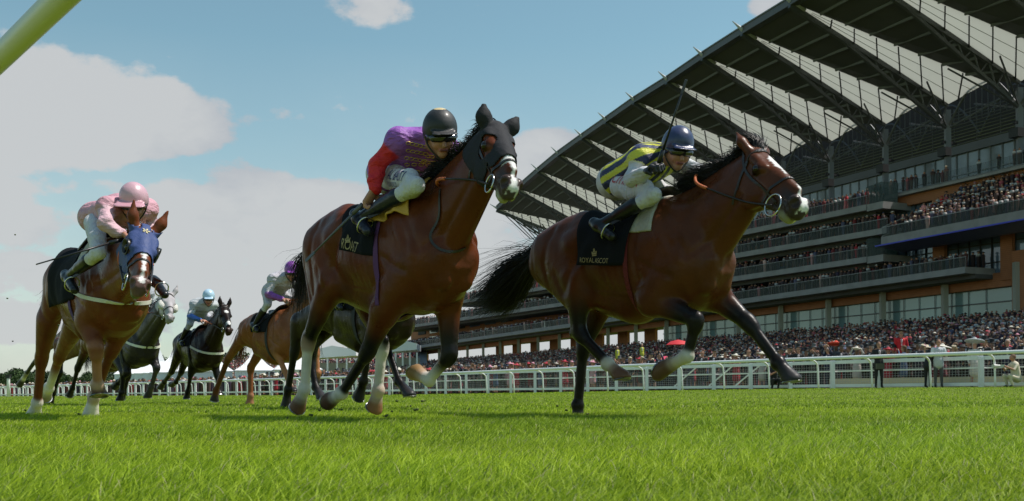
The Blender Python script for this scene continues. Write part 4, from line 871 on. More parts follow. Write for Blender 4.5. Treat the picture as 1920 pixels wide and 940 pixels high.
        for q in (-1, 1):
            S.seg(T(.10, q*.30, 1.40), T(.22, q*.27, 1.22), .03*k, .03*k, k=.05, sub=True)                 # groove before the shoulder blade
            S.seg(T(.02, q*.335, 1.12), T(-.10, q*.335, 1.34), .03*k, .03*k, k=.06, sub=True)                # groove behind it
        S.seg(T(.50, 0, 1.12), T(.47, 0, .92), .035*k, .035*k, k=.03, sub=True)
        s.legs = {}
        for key in ('fn', 'ff'):
            J = [s.hp(*p) if len(p) == 3 else np.array(p[1:]) for p in sp[key]]; q = -1 if key == 'fn' else 1; s.legs[key] = J
            E, Kn, Ft, Ho = J; col = sp[key+'_c']; lc = sp.get('legmid', dark)
            sh = T(.16, q*.15, 1.06)
            S.seg(sh, E, .15*k, .12*k, c, fl=.72, k=.05)
            lk = sp.get('lk', 1); S.seg(E, Kn, .108*k*lk, .052*k*lk, c, colb=lc if sp.get('dk', 1) else c, fl=.8, flb=.95, k=.04)
            d = nrm(Kn-E); fwd = np.cross(np.array([0, 1., 0]), d); fwd = fwd if fwd[0] > 0 else -fwd
            S.seg(E+d*.05+fwd*.03, E+d*.24+fwd*.015, .06*k, .03*k, c, colb=lc if sp.get('dk', 1) else c, fl=.8, k=.04)
            s.lower(Kn, Ft, Ho, col, .064, .039, fwd, sp.get(key+'_n'), E)
        for key in ('hn', 'hf'):
            J = [s.hp(*p) if len(p) == 3 else np.array(p[1:]) for p in sp[key]]; q = -1 if key == 'hn' else 1; s.legs[key] = J
            St, Hk, Ft, Ho = J; col = sp[key+'_c']; lc = sp.get('legmid', dark) if sp.get('dk', 1) else c
            hip = T(-.92, q*.14, 1.30); but = T(-1.13, q*.12, 1.24)
            S.seg(hip, St, .19*k, .12*k, c, fl=.62, flb=.62, k=.06)
            S.seg(but, St*.45+Hk*.55, .13*k, .062*k, c, fl=.62, flb=.7, k=.06)
            S.seg(but*.6+hip*.4, St*.75+Hk*.25, .15*k, .10*k, c, fl=.62, k=.06)
            lk = sp.get('lk', 1); S.seg(St, Hk, .112*k*lk, .055*k*lk, c, colb=lc, fl=.78, flb=.85, k=.04)
            d = nrm(Hk-St); cd = nrm(Ft-Hk); bk = nrm(d-cd); hpnt = Hk+(-cd*.035+bk*.045)*k
            S.seg(Hk, hpnt, .046*k, .026*k, lc, fl=.8, k=.03)
            S.seg(hpnt, St*.4+Hk*.6+bk*.04*k, .018*k, .03*k, lc, colb=c, k=.03)
            s.lower(Hk, Ft, Ho, col, .062, .042, -bk, sp.get(key+'_n'), St)
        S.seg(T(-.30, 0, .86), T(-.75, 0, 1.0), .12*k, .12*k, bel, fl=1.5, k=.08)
        V, Q = S.build(1); C = S.colors(V, .005)
        # muscle relief: grooves and ridges over both flanks, as lines in side view (x, z), depth, width
        gt = lambda p: ((p[0])/k, (p[2]-s.dz)/k); jg0, jg1 = gt(g(.14, .15)), (.36, 1.16)
        MUS = [([(-.02, 1.50), (-.11, 1.27), (-.07, 1.02)], .017, .030), ([(.05, 1.50), (.20, 1.33), (.31, 1.15)], .016, .028), ([(.01, 1.47), (.08, 1.32), (.17, 1.18)], -.010, .030),
               ([(-.04, 1.13), (.08, 1.06), (.20, 1.02)], .014, .025), ([jg0, jg1], .014, .022), ([(-.52, 1.38), (-.66, 1.17), (-.76, 1.0)], .022, .040), ([(-.90, 1.46), (-.99, 1.22), (-.96, .96)], .014, .026),
               ([(-1.12, 1.40), (-1.15, 1.16), (-1.02, .94)], .013, .022), ([(-.60, 1.46), (-.95, 1.41)], .010, .03), ([(-.02, .98), (-.2, .93), (-.48, .97)], -.006, .010),
               ([(-.86, 1.12), (-.80, .98)], .012, .03), ([(.22, 1.26), (.27, 1.12)], -.012, .03), ([(-.30, 1.46), (-.6, 1.47)], .006, .03)]
        MUS += [([(-.20-.065*i, 1.36), (-.25-.065*i, 1.16), (-.22-.065*i, .98)], .0020, .016) for i in range(6)]
        fn = np.cross(V[Q[:, 2]]-V[Q[:, 0]], V[Q[:, 3]]-V[Q[:, 1]]); vn = np.zeros_like(V)
        for j in range(4): np.add.at(vn, Q[:, j], fn)
        vn /= np.linalg.norm(vn, axis=1)[:, None]+1e-12
        X2 = V[:, 0]/k; Z2 = (V[:, 2]-s.dz)/k; side = np.clip((np.abs(vn[:, 1])-.15)/.35, 0, 1); dsp = np.zeros(len(V))
        for pts, dep, wid_ in MUS:
            dd = np.full(len(V), 9.)
            for (xa, za), (xb, zb_) in zip(pts[:-1], pts[1:]):
                ex, ez = xb-xa, zb_-za; t = np.clip(((X2-xa)*ex+(Z2-za)*ez)/(ex*ex+ez*ez), 0, 1); dd = np.minimum(dd, np.hypot(X2-xa-t*ex, Z2-za-t*ez))
            dsp -= .6*dep*np.exp(-(dd/wid_)**2)
        V = V+vn*(dsp*side*k*sp.get('mus', 1))[:, None]; s.V = V; s.Q = Q
        if 'paint' in sp: C = sp['paint'](s, V, C)
        s.body = npmesh('body', V, Q, coat_mat(), s.root, True, C)
        s.bvh = BVHTree.FromPolygons([Vector(v) for v in V], [tuple(q) for q in Q.tolist()])
        em = mat('horse_eye', (.012, .008, .006), rough=.12, spec=.5)
        for q in (-1, 1):
            o = MB(); pr = [(.0, -.021), (.012, -.017), (.0185, -.009), (.021, 0), (.0185, .009), (.012, .017), (.0, .021)]
            o.lathe((0, 0, 0), [(a*k*1.3, b*k*1.3) for a, b in pr], 14); e = o.build('eye', em, s.root, True); e.location = g(.177, -.012, q*.078)
        s.ridge = lambda x, dz=0: (lambda h: np.array(h[0])+np.array([0, 0, dz]))(s.bvh.ray_cast(Vector((x, 0, 3)), Vector((0, 0, -1))))
        if sp.get('dbg'):
            (lambda *a: None)(s.root.name, 'neck', round(np.linalg.norm(P-T(0, 0, 1.5)), 2), 'M', s.proj(s.nose), 'throat', s.proj(g(.12, .2)), 'poll', s.proj(g(0, -.06)))
            for kk, J in s.legs.items(): (lambda *a: None)('  ', kk, [round(np.linalg.norm(J[i+1]-J[i]), 2) for i in range(3)], [round(float(j[2]), 2) for j in J])
    def lower(s, K, Ft, Ho, col, rk, rc, fwd, nsole, up):
        """knee or hock down to the hoof; col = (joint, cannon top, cannon low, fetlock, pastern, hoof)"""
        S = s.S; k = s.s*s.spec.get('lk', 1); cj, c1, c2, c3, c4, c5 = col
        S.seg(K+nrm(up-K)*.02, K+nrm(Ft-K)*.035, rk*k, rk*.92*k, cj, fl=.88, k=.02)
        S.seg(K, Ft, rc*1.1*k, rc*.95*k, c1, colb=c2, fl=.85, k=.03)
        b = -nrm(fwd-(fwd@nrm(Ft-K))*nrm(Ft-K)); S.seg(K+b*.022*k, Ft+b*.018*k, .018*k, .018*k, c1, colb=c2, k=.02)
        S.ball(Ft, .050*k, c3, k=.02, fl=.9); S.ball(Ft+b*.022*k, .040*k, c3, k=.02)
        ax = Ho-Ft; cor = Ft+ax*.52; S.seg(Ft, cor, .041*k, .046*k, c3, colb=c4, k=.02)
        n = nrm(ax) if nsole is None else nrm(nsole)
        S.seg(cor, Ho+nrm(ax)*.01, .050*k, .070*k, c5, side=(0, 1, 0), fl=.95, k=.008, cut=(Ho+n*.012, n))
        sh = mat('horseshoe', (.35, .35, .36), rough=.35, metal=1)
        # horseshoe: thin U round the sole
        a = nrm(b-(b@n)*n); l = np.cross(n, a); pts = [Ho+n*.014+(cos(t)*(-a)+sin(t)*l)*.064*k for t in np.linspace(-2.3, 2.3, 14)]
        o = MB(); o.tube(pts, .0065*k, 5); o.build('horseshoe', sh, s.root)
    # ---- things laid on the body
    def pick(s, px, py, off=0.):
        for n_ in range(14):
            h, n, i, d = s.bvh.ray_cast(Vector(s.camL), Vector(s.rl(px+4*n_, py-n_)).normalized())
            if h is not None: return np.array(h)+np.array(n)*off
        return np.array(s.T(-.3, -.29, 1.1))
    def pick_old(s, px, py, off=0., n_=0):
        h, n, i, d = s.bvh.ray_cast(Vector(s.camL), Vector(s.rl(px, py)).normalized())
        if h is None: return s.pick(px+4, py-1, off) if n_ < 12 else None
        return np.array(h)+np.array(n)*off
    def near(s, p, off):
        h, n, i, d = s.bvh.find_nearest(Vector(p)); n = np.array(n); h = np.array(h)
        return h+n*off
    def strap(s, pts, w, m, name, off=.004, parent=None, thick=.004, sub=6, snap=True):
        """flat strap along points held against the body"""
        C = catmull(pts, sub); C = [s.near(p, off) for p in C] if snap else C; C = np.array(C)
        for _ in range(2): C[1:-1] = (C[:-2]+C[1:-1]*2+C[2:])/4
        V = []; Fc = []
        for i, p in enumerate(C):
            t = nrm(C[min(i+1, len(C)-1)]-C[max(i-1, 0)]); h, n, _, _ = s.bvh.find_nearest(Vector(p)); n = nrm(p-np.array(h)) if np.linalg.norm(p-np.array(h)) > 1e-4 else np.array(n)
            b = nrm(np.cross(t, n)); n = np.cross(b, t)
            V += [p+b*w/2, p+b*w/2+n*thick, p-b*w/2+n*thick, p-b*w/2]
        for i in range(len(C)-1):
            for j in range(4): Fc.append((i*4+j, i*4+(j+1) % 4, i*4+4+(j+1) % 4, i*4+4+j))
        Fc += [(0, 1, 2, 3), tuple(len(V)-4+j for j in (3, 2, 1, 0))]
        return mesh(name, V, Fc, m, parent or s.root, False)
    def ring(s, c, ax, w, m, name, a0=0, a1=2*pi, off=.004, n=36, parent=None, R=.5, ref=None, inner=False, far=.5):
        """strap round the part of the body that surrounds point c"""
        ax = nrm(ax); r = nrm(np.cross(ax, ref if ref is not None else (0, 0, 1))); t = np.cross(r, ax); pts = []
        for a in np.linspace(a0, a1, n):
            d = cos(a)*t+sin(a)*r; h, nn, i, dd = s.bvh.ray_cast(Vector(c), Vector(d)) if inner else s.bvh.ray_cast(Vector(c+d*R), Vector(-d))
            if inner and dd is not None and dd > far: continue
            if h is not None: pts.append(np.array(h)+d*off)
        return s.strap(pts, w, m, name, off, parent, sub=2, snap=False)
    def xphi(s, p, zc):
        return p[0], math.atan2(-p[1], p[2]-zc)
    def drape(s, quad, m, name, off=.012, nx=26, nf=48, zc=None, thick=.006, wob=.0, parent=None, far=True, wseed=1):
        """cloth over the back: quad = near side (top rear, top front, bottom rear, bottom front) as (x, phi); mirrored to the far side"""
        zc = 1.2*s.s+s.dz if zc is None else zc; (x0, f0), (x1, f1), (x2, f2), (x3, f3) = quad; rows = []
        def pt(a, b):
            xt, ft = x0+(x1-x0)*a, f0+(f1-f0)*a; xb, fb = x2+(x3-x2)*a, f2+(f3-f2)*a
            return xt+(xb-xt)*b, ft+(fb-ft)*b
        L_ = [(-1, b) for b in np.linspace(1 if far else 0, 0, nf//2)]+[(1, b) for b in np.linspace(0, 1, nf//2)][1:]
        V = []
        for sg, b in L_:
            for a in np.linspace(0, 1, nx):
                x, f = pt(a, b); f = sg*f if b > 0 or sg > 0 else f
                if not far and sg < 0: continue
                d = np.array([0, -sin(f), cos(f)]); c = np.array([x, 0, zc])
                h, n, i, dd = s.bvh.ray_cast(Vector(c+d*.8), Vector(-d)); p = np.array(h) if h is not None else c+d*.25
                wv = wob*(sin(a*9+b*7+wseed)*.5+sin(a*21-b*5+wseed*2)*.3)*b
                V.append(p+d*(off+wv))
        r = len(V)//nx; V = np.array(V).reshape(r, nx, 3)
        for _ in range(2): V[1:-1] = (V[:-2]+V[1:-1]*2+V[2:])/4; V[:, 1:-1] = (V[:, :-2]+V[:, 1:-1]*2+V[:, 2:])/4
        Fc = [(i*nx+j, i*nx+j+1, (i+1)*nx+j+1, (i+1)*nx+j) for i in range(r-1) for j in range(nx-1)]
        o = mesh(name, V.reshape(-1, 3), Fc, m, parent or s.root, True)
        md = o.modifiers.new('solid', 'SOLIDIFY'); md.thickness = thick; md.offset = 1
        return o
    def shell(s, name, m, test, off=.006, parent=None):
        """a fitted cover: the body surface where test(head coords) holds, lifted off it"""
        q = (s.V-s.P)/s.s/s.hs; hc = np.stack([q@s.u, q@s.w, q@s.sd], 1); ok = test(hc)
        Qm = s.Q[ok[s.Q].all(1)]
        fn = np.cross(s.V[s.Q[:, 2]]-s.V[s.Q[:, 0]], s.V[s.Q[:, 3]]-s.V[s.Q[:, 1]]); vn = np.zeros_like(s.V)
        for j in range(4): np.add.at(vn, s.Q[:, j], fn)
        vn /= np.linalg.norm(vn, axis=1)[:, None]+1e-12
        ids, inv = np.unique(Qm, return_inverse=True); V = s.V[ids]+vn[ids]*off; Qn = inv.reshape(Qm.shape)
        o = npmesh(name, V, Qn, m, parent or s.root, True)
        md = o.modifiers.new('solid', 'SOLIDIFY'); md.thickness = .004; md.offset = 1
        return o
def text_on(H, txt, px0, px1, m, name, parent, bvhs, size=None, off=.004, font_scale=1., squash=1.):
    """lettering laid on a surface between two points of it seen at px0 and px1"""
    def cast(px, py):
        best = None
        for b in bvhs:
            h, n, i, d = b.ray_cast(Vector(H.camL), Vector(H.rl(px, py)).normalized())
            if h is not None and (best is None or d < best[0]): best = (d, np.array(h), np.array(n))
        return best
    a, b = cast(*px0), cast(*px1)
    if a is None or b is None: (lambda *a: None)('text miss', txt); return
    x = b[1]-a[1]; ln = np.linalg.norm(x); x = x/ln; view = nrm((a[1]+b[1])/2-H.camL); nn = nrm(a[2]+b[2]); nn = -nn if nn@view > 0 else nn
    z = nrm(nn-(nn@x)*x); y = np.cross(z, x)
    cu = bpy.data.curves.new(name, 'FONT'); cu.body = txt; cu.size = 1; to = bpy.data.objects.new(name, cu); COL.objects.link(to)
    dg = bpy.context.evaluated_depsgraph_get(); me = bpy.data.meshes.new_from_object(to.evaluated_get(dg)); bpy.data.objects.remove(to)
    bm = bmesh.new(); bm.from_mesh(me); bmesh.ops.triangulate(bm, faces=bm.faces)
    for _ in range(2):
        le = [e for e in bm.edges if e.calc_length() > .18]
        if le: bmesh.ops.subdivide_edges(bm, edges=le, cuts=1); bmesh.ops.triangulate(bm, faces=bm.faces)
    w = max(v.co.x for v in bm.verts); k = ln/w
    for v in bm.verts:
        p = a[1]+x*v.co.x*k+y*v.co.y*k*squash; best = None
        for bb in bvhs:
            h, n, i, d = bb.ray_cast(Vector(p+z*.15), Vector(-z), .4)
            if h is not None and (best is None or d < best[0]): best = (d, h)
        q = np.array(best[1]) if best else p
        v.co = Vector(q+z*off)
    bm.to_mesh(me); bm.free(); me.materials.clear(); me.materials.append(m)
    return link(bpy.data.objects.new(name, me), parent)
def bvh_of(o):
    dg = bpy.context.evaluated_depsgraph_get(); me = o.evaluated_get(dg).to_mesh()
    b = BVHTree.FromPolygons([v.co.copy() for v in me.vertices], [tuple(p.vertices) for p in me.polygons]); o.evaluated_get(dg).to_mesh_clear(); return b
# ---- the bay in front on the right
def sockc(c, j=BLACK, hoof=DHOOF): return (j, j, j, c, c, hoof)
BK = (BLACK,)*5+(DHOOF,)
def blaze(pts, col=(.72, .70, .68)):
    """white marking on the face; pts = list of (u, halfwidth, side shift) along the head"""
    U_ = np.array([p[0] for p in pts]); Wd = np.array([p[1] for p in pts]); Sh = np.array([p[2] for p in pts])
    def f(s, V, C):
        q = (V-s.P)/s.s/s.hs; a, b, c = q@s.u, q@s.w, q@s.sd
        hw = np.interp(a, U_, Wd, left=0, right=0)*(a > 0); sh = np.interp(a, U_, Sh); lim = .0
        wgt = np.clip((hw-np.abs(c-sh)+.004*np.sin(a*90)+.003*np.sin(a*230))/.006, 0, 1)*(b < .035)*(np.abs(c) < .09)*(a < .62)*(hw > .001)
        return C*(1-wgt[:, None])+np.array(col)*wgt[:, None]
    return f
BAY = (.092, .027, .010)
A = Horse('racehorse', 'leading dark bay racehorse with white blaze, orange rein grip and two white pasterns', 1258, 7.05, 48, 1.02, -.09, .0105, BAY, dict(
    lk=.92, nk=.93, poll=(1408, 302, -.02), muzzle=(1501, 389), ears=(-.13, -.035, .03), belly=(.09, .022, .008), muzcol=(.045, .03, .027), chin=(.28, .26, .14),
    fn=[(1222, 562, -.17), (1306, 600, -.17), (1289, 668, -.17), (1236, 696, -.17)], fn_c=(BLACK, BLACK, BLACK, SOCK, (.48, .40, .30), (.13, .07, .04)), fn_n=(-.9, 0, .45),
    ff=[(1335, 550, .13), (1404, 606, .15), (1460, 680, .15), (1484, 712, .15)], ff_c=BK, ff_n=(.15, 0, -1),
    hn=[(1080, 520, -.2), (1087, 626, -.18), (1140, 682, -.16), (1166, 708, -.16)], hn_c=(BLACK, BLACK, BLACK, SOCK, (.50, .40, .30), (.16, .08, .05)), hn_n=(.2, 0, -1),
    hf=[(1140, 545, .17), (1094, 652, .13), (1084, 760, .13), (1083, 790, .13)], hf_c=BK, hf_n=(0, 0, -1),
    paint=blaze([(.10, .0, 0), (.13, .024, .0), (.19, .030, 0), (.27, .012, -.008), (.34, .0, -.01), (.38, .0, -.0), (.44, .008, 0), (.50, .022, 0), (.56, .03, 0)])))
B = Horse('racehorse', 'bay racehorse in a black hood with white nose and yellow saddle pad', 787, 6.7, 50, 1.02, -.085, .0105, (.104, .026, .008), dict(
    lk=.93, hs=1.12, poll=(922, 256, -.04), muzzle=(959, 352), ears=(-.055, -.075, .045), nk=.84, earcol=(.02, .02, .022), muzcol=(.06, .04, .035), chin=(.35, .33, .22),
    fn=[(722, 580, -.17), (690, 660, -.17), (641, 738, -.17), (616, 752, -.17)], fn_c=(BLACK, BLACK, BLACK, SOCK, SOCK, (.10, .05, .035)), fn_n=(-1, 0, .1),
    ff=[(840, 555, .15), (843, 668, .15), (805, 713, .15), (778, 697, .15)], ff_c=(BLACK, BLACK, SOCK, SOCK, PINKSOCK, (.30, .18, .08)), ff_n=(-.8, 0, .6),
    hn=[(622, 530, -.2), (578, 640, -.18), (571, 730, -.18), (558, 764, -.18)], hn_c=((.3, .2, .15), SOCK, SOCK, SOCK, SOCK, (.16, .08, .05)), hn_n=(-.8, 0, -.7),
    hf=[(690, 560, .16), (716, 650, .13), (709, 732, .13), (702, 764, .13)], hf_c=(SOCK, SOCK, SOCK, PINKSOCK, SOCK, (.25, .12, .06)), hf_n=(-.8, 0, -.7),
    paint=blaze([(.32, .0, 0), (.345, .035, 0), (.39, .04, 0), (.42, .016, 0.0), (.50, .013, .0), (.56, .03, 0)])))
CH = (.15, .042, .015)
Cc = (CH,)*5
C = Horse('racehorse', 'chestnut racehorse with blue eye hood and white breast strap, furthest left of the field', 205, 8.1, 52, .98, -.13, .0115, CH, dict(
    dk=0, lk=1.10, poll=(266, 444, -.06), muzzle=(262, 538), ears=(-.10, -.13, .05), muzcol=(.12, .07, .06), chin=(.1, .12, .07),
    fn=[(165, 600, -.17), (180, 655, -.15), (183, 722, -.1), (186, 740, -.08)], fn_c=((.3, .13, .07), (.34, .15, .08), (.36, .18, .11), (.45, .3, .22), (.3, .15, .1), DHOOF), fn_n=(.3, 0, -1),
    ff=[(238, 598, .14), (210, 655, .05), (176, 745, .0), (170, 780, .0)], ff_c=(CH, CH, CH, (.5, .38, .3), SOCK, SOCK), ff_n=(0, 0, -1),
    hn=[(90, 600, -.18), (78, 672, -.17), (70, 755, -.17), (64, 778, -.17)], hn_c=(CH, CH, CH, SOCK, SOCK, SOCK), hn_n=(0, 0, -1),
    hf=[(140, 610, .14), (112, 668, .13), (92, 728, .13), (84, 744, .13)], hf_c=(CH, CH, SOCK, SOCK, SOCK, (.3, .25, .2)), hf_n=(-.6, 0, -.5),
    paint=blaze([(.24, .0, 0), (.27, .02, 0), (.31, .018, 0), (.45, .012, 0), (.53, .02, 0)])))
# ------------------------------------------------------------------ riders
SKIN = (.42, .20, .13)
class Body:
    pass
def mk_person(H, name, label, J, sp, group, h=.0062):
    """J: joints in the horse's frame; body, then clothes as its children"""
    root = empty(name, H.P0, -H.th, label=label, cat=sp.get('cat', 'jockey'), group=group)
    g = Body(); g.root = root; g.J = J; G = J
    k = sp.get('k', 1.)
    up = nrm(sp['hup']); fc = np.array(sp['face'], float); fc = nrm(fc-(fc@up)*up); rt = np.cross(up, fc)      # rt = the rider's left
    hd = G['head']; hg = lambda f, u_, r=0: hd+(fc*f+up*u_+rt*r)*k; g.hg = hg; g.up = up; g.fc = fc; g.rt = rt
    def arm_prims(S, e, col=None, cuff=0, c2=None):
        for q in 'nf':
            sh, el, wr = G['sh'+q], G['el'+q], G['wr'+q]; c2_ = c2 or col
            S.seg(sh, el, .053*k+e, .041*k+e, col, k=.025); S.ball(sh, .060*k+e, col, k=.03)
            S.seg(el, wr, .046*k+e, .031*k+e*1.1, c2_, k=.02)
    ax = nrm(G['chest']-G['pelvis']); lat = nrm(G['shf']-G['shn'])
    def torso(S, e, col=None):
        S.seg(G['pelvis'], G['pelvis']*.5+G['chest']*.5, .104*k+e, .100*k+e, col, side=lat, fl=1.2, k=.04)
        S.seg(G['pelvis']*.5+G['chest']*.5, G['chest'], .100*k+e, .115*k+e, col, side=lat, fl=1.28, flb=1.5, k=.05)
        S.seg(G['shn'], G['shf'], .07*k+e, .07*k+e, col, k=.05)
        S.seg(G['chest'], G['neck'], .10*k+e, .06*k+e, col, side=lat, fl=1.3, k=.05)
    def legs(S, e, col=None, a=0, b=1, qs='nf'):
        for q in qs:
            hp_, kn, an, to = G['hp'+q], G['kn'+q], G['an'+q], G['to'+q]
            if a < .5:
                S.seg(hp_, kn, .078*k+e, .044*k+e, col, k=.04)
                S.seg(kn, kn*.68+an*.32, .043*k+e, .041*k+e, col, k=.02)
            if b > .5:
                S.seg(kn*.70+an*.30, an, .041*k+e, .027*k+e, col, k=.02)
                S.seg(kn*.66+an*.34, kn*.4+an*.6, .043*k+e, .032*k+e, col, k=.03)
                S.seg(an, to, .032*k+e, .027*k+e, col, k=.02, side=(0, 1, 0), fl=1.05)
                he = an-nrm(to-an)*.05*k; S.seg(an, he, .037*k+e, .034*k+e, col, k=.02)
    S = SDF(h*.85); sk = SKIN; gl = sp.get('glove', sk)
    torso(S, -.012, sk); arm_prims(S, -.010, sk); legs(S, -.014, sk)
    S.seg(G['neck'], hg(-.03, -.06), .055*k, .052*k, sk, k=.03)
    S.seg(hg(-.015, .03), hg(.0, -.01), .092*k, .085*k, sk, side=rt, fl=.84, k=.03)
    S.seg(hg(.028, -.035), hg(.048, -.082), .060*k, .034*k, sk, side=rt, fl=.92, k=.025)
    S.seg(hg(.086, -.004), hg(.106, -.034), .009*k, .0135*k, sk, k=.008)                      # nose
    S.seg(hg(.079, -.064, -.017), hg(.079, -.064, .017), .009*k, .009*k, (.42, .12, .10), k=.006)   # lips
    S.seg(hg(.090, -.064, -.022), hg(.090, -.064, .022), .0035*k, .0035*k, (.10, .03, .03), k=.003)
    for q in (-1, 1):
        S.ball(hg(.085, .008, q*.032), .016*k, k=.014, sub=True); S.ball(hg(.071, .006, q*.032), .0135*k, (.5, .45, .4), k=.004)
        S.seg(hg(.084, .028, q*.018), hg(.074, .028, q*.048), .009*k, .008*k, (.2, .1, .06), k=.01)
        S.seg(hg(-.01, .015, q*.082), hg(-.005, -.025, q*.078), .017*k, .012*k, sk, side=fc, fl=.8, k=.008)      # ears
        S.ball(hg(.062, -.035, q*.040), .020*k, (.46, .20, .14), k=.02)
    # hands: palm, four bent fingers, thumb
    for q in 'nf':
        wr, ha = G['wr'+q], G['ha'+q]; d = nrm(ha-wr); n = np.array(sp.get('palm'+q, (0, 0, -1.)), float); n = nrm(n-(n@d)*d); s_ = np.cross(d, n); hk = 1.15*k
        pl = wr+d*.075*hk; S.seg(wr, pl, .027*hk, .034*hk, gl, side=n, fl=.62, k=.015)
        for i, (o, ln) in enumerate(((-.033, .030), (-.011, .036), (.011, .033), (.032, .026))):
            b0 = wr+d*.085*hk+s_*o*hk; b1 = b0+(d*.75+n*.6)*ln*hk; b2 = b1+(n*.95-d*.15)*ln*.8*hk; b3 = b2+(-d*.8+n*.25)*ln*.6*hk
            S.seg(wr+d*.05*hk+s_*o*.7*hk, b0, .012*hk, .0115*hk, gl, k=.008)
            S.seg(b0, b1, .0112*hk, .0102*hk, gl, k=.004); S.seg(b1, b2, .0102*hk, .0095*hk, gl, k=.004); S.seg(b2, b3, .0095*hk, .0085*hk, gl, k=.004)
        tb = wr+d*.03*hk-s_*.028*hk; t1 = tb+(d*.6-s_*.45+n*.35)*.04*hk; t2 = t1+(d*.5+n*.75+s_*.2)*.032*hk
        S.seg(tb, t1, .015*hk, .0125*hk, gl, k=.008); S.seg(t1, t2, .0125*hk, .010*hk, gl, k=.004)
    V, Q = S.build(1); Cc_ = S.colors(V, .003)
    g.body = npmesh('body', V, Q, mat('skin', (1, 1, 1), rough=.5, attr=True, noise=.08, nscale=40), root, True, Cc_)
    def garment(nm, fn, m, paint=None, sm=1, hh=h):
        S = SDF(hh); fn(S); V, Q = S.build(sm); Cv = S.colors(V, .003)
        if paint: Cv = paint(g, V, Cv)
        o = npmesh(nm, V, Q, m, root, True, Cv); return o, BVHTree.FromPolygons([Vector(v) for v in V], [tuple(q) for q in Q.tolist()])
    silk = mat('silk', (1, 1, 1), rough=.6, attr=True, bump=1.0, bscale=7, stretch=(1, 1, 2.2), bdist=.06)
    cloth_w = mat('breeches_cloth', (1, 1, 1), rough=.8, attr=True, bump=1.0, bscale=8, stretch=(2, 1, 1), bdist=.05)
    def fs(S):
        torso(S, .016, sp['torso']); S.seg(G['pelvis']-ax*.01, G['pelvis']+ax*.1, .128*k, .12*k, sp['torso'], side=lat, fl=1.16, k=.03); arm_prims(S, .007, sp['sleeve'], c2=sp.get('forearm'))
        # loose cloth: fold ridges across the sleeves and back
        for q in 'nf':
            sh, el, wr = G['sh'+q], G['el'+q], G['wr'+q]; rr = np.random.default_rng(5)
            for a, b, c in ((sh, el, sp['sleeve']), (el, wr, sp.get('forearm') or sp['sleeve'])):
                for t in (.2, .45, .7, .9):
                    p = a*(1-t)+b*t; d = nrm(b-a); o = nrm(np.cross(d, rr.normal(0, 1, 3))); S.seg(p+o*.03-d*.02, p-o*.02+d*.03, .031*k, .026*k, c, k=.012)
        S.seg(G['neck']-ax*.01, G['neck']+(hg(-.03, -.06)-G['neck'])*.4, .066*k, .058*k, sp.get('collar', sp['torso']), k=.01)
    g.shirt, g.bs = garment('silks', fs, silk, sp.get('paint'))
    def fb(S):
        c = sp.get('breech', (.58, .57, .60)); S.seg(G['pelvis']-ax*.05, G['pelvis']+ax*.0, .118*k, .116*k, c, side=lat, fl=1.15, k=.04); legs(S, .004, c, 0, 0)
        S.ball(G['pelvis']-ax*.04, .118*k, c, k=.04, side=lat, fl=1.1)
        for q in 'nf':
            hp_, kn = G['hp'+q], G['kn'+q]; d = nrm(kn-hp_)
            for t, o in ((.3, .03), (.55, -.02), (.8, .03)):
                p = hp_*(1-t)+kn*t; S.seg(p+np.array([0, 0, o])-d*.03, p+np.array([0, 0, -o])+d*.03, .060*k, .055*k, c, k=.02)
    g.breech, g.bb = garment('breeches', fb, cloth_w)
    bm_ = mat('boot_leather', (1, 1, 1), rough=.28, attr=True, spec=.4, bump=.2, bscale=25)
    for q_ in 'nf': garment('boot', lambda S: legs(S, .004, sp.get('boot', (.012, .012, .014)), 1, 1, q_), bm_)
    # helmet: dome, peak, silk cover
    hc = sp['cap']; hm = mat('cap_'+name+str(len(MATS)), (1, 1, 1), rough=sp.get('caprough', .35), attr=True, bump=.3, bscale=14, coat=.2)
    pk = sp.get('pk', 1)
    def fh(S):
        S.seg(hg(-.015, .045), hg(-.012, .052), .111*k, .111*k, hc, side=rt, fl=.90, k=.02)
        S.seg(hg(-.03, -.005), hg(-.03, .03), .100*k, .104*k, sp.get('cap2', hc), side=rt, fl=.92, k=.02, cut=(hg(0, -.012), -up))
        S.ball(hg(.035, -.040), .088*k, side=rt, fl=.9, k=.008, sub=True)
        S.ball(hg(.11, -.012), .050*k, k=.006, sub=True, side=rt, fl=1.5)
        S.seg(hg(.085, .045, -.055*pk), hg(.085, .045, .055*pk), .020*k, .020*k, sp.get('peak', hc), side=up, fl=.4, k=.010)
        S.seg(hg(.105+.02*pk, .036, -.045*pk), hg(.105+.02*pk, .036, .045*pk), .032*k*pk, .032*k*pk, sp.get('peak', hc), side=up, fl=.22, k=.02)
        if sp.get('button'): S.ball(hg(-.012, .168), .012, hc, k=.01)
    g.helmet, g.bh = garment('helmet', fh, hm, sp.get('cappaint'), 1, .006)
    gm = mat('goggle_lens', (.015, .015, .02), rough=.08, spec=.9)
    def fgog(S):
        for q in (-1, 1): S.seg(hg(.083, .006, q*.012), hg(.070, .004, q*.058), .026*k, .022*k, (0.015, .015, .02), k=.015)
        S.seg(hg(.05, .008, -.08), hg(-.02, .02, -.088), .012*k, .010*k, (.01, .01, .01), k=.01); S.seg(hg(.05, .008, .08), hg(-.02, .02, .088), .012*k, .010*k, (.01, .01, .01), k=.01)
    g.gog, _ = garment('goggles', fgog, gm, None, 1, .005)
    cs = MB(); cs.tube(catmull([hg(.0, .02, -.095), hg(.02, -.05, -.075), hg(.05, -.115, -.02), hg(.05, -.115, .02), hg(.02, -.05, .075), hg(.0, .02, .095)], 4), .006, 5)
    cs.build('chin_strap', mat('strap_black', (.012, .012, .012), rough=.5), root, True)
    return g
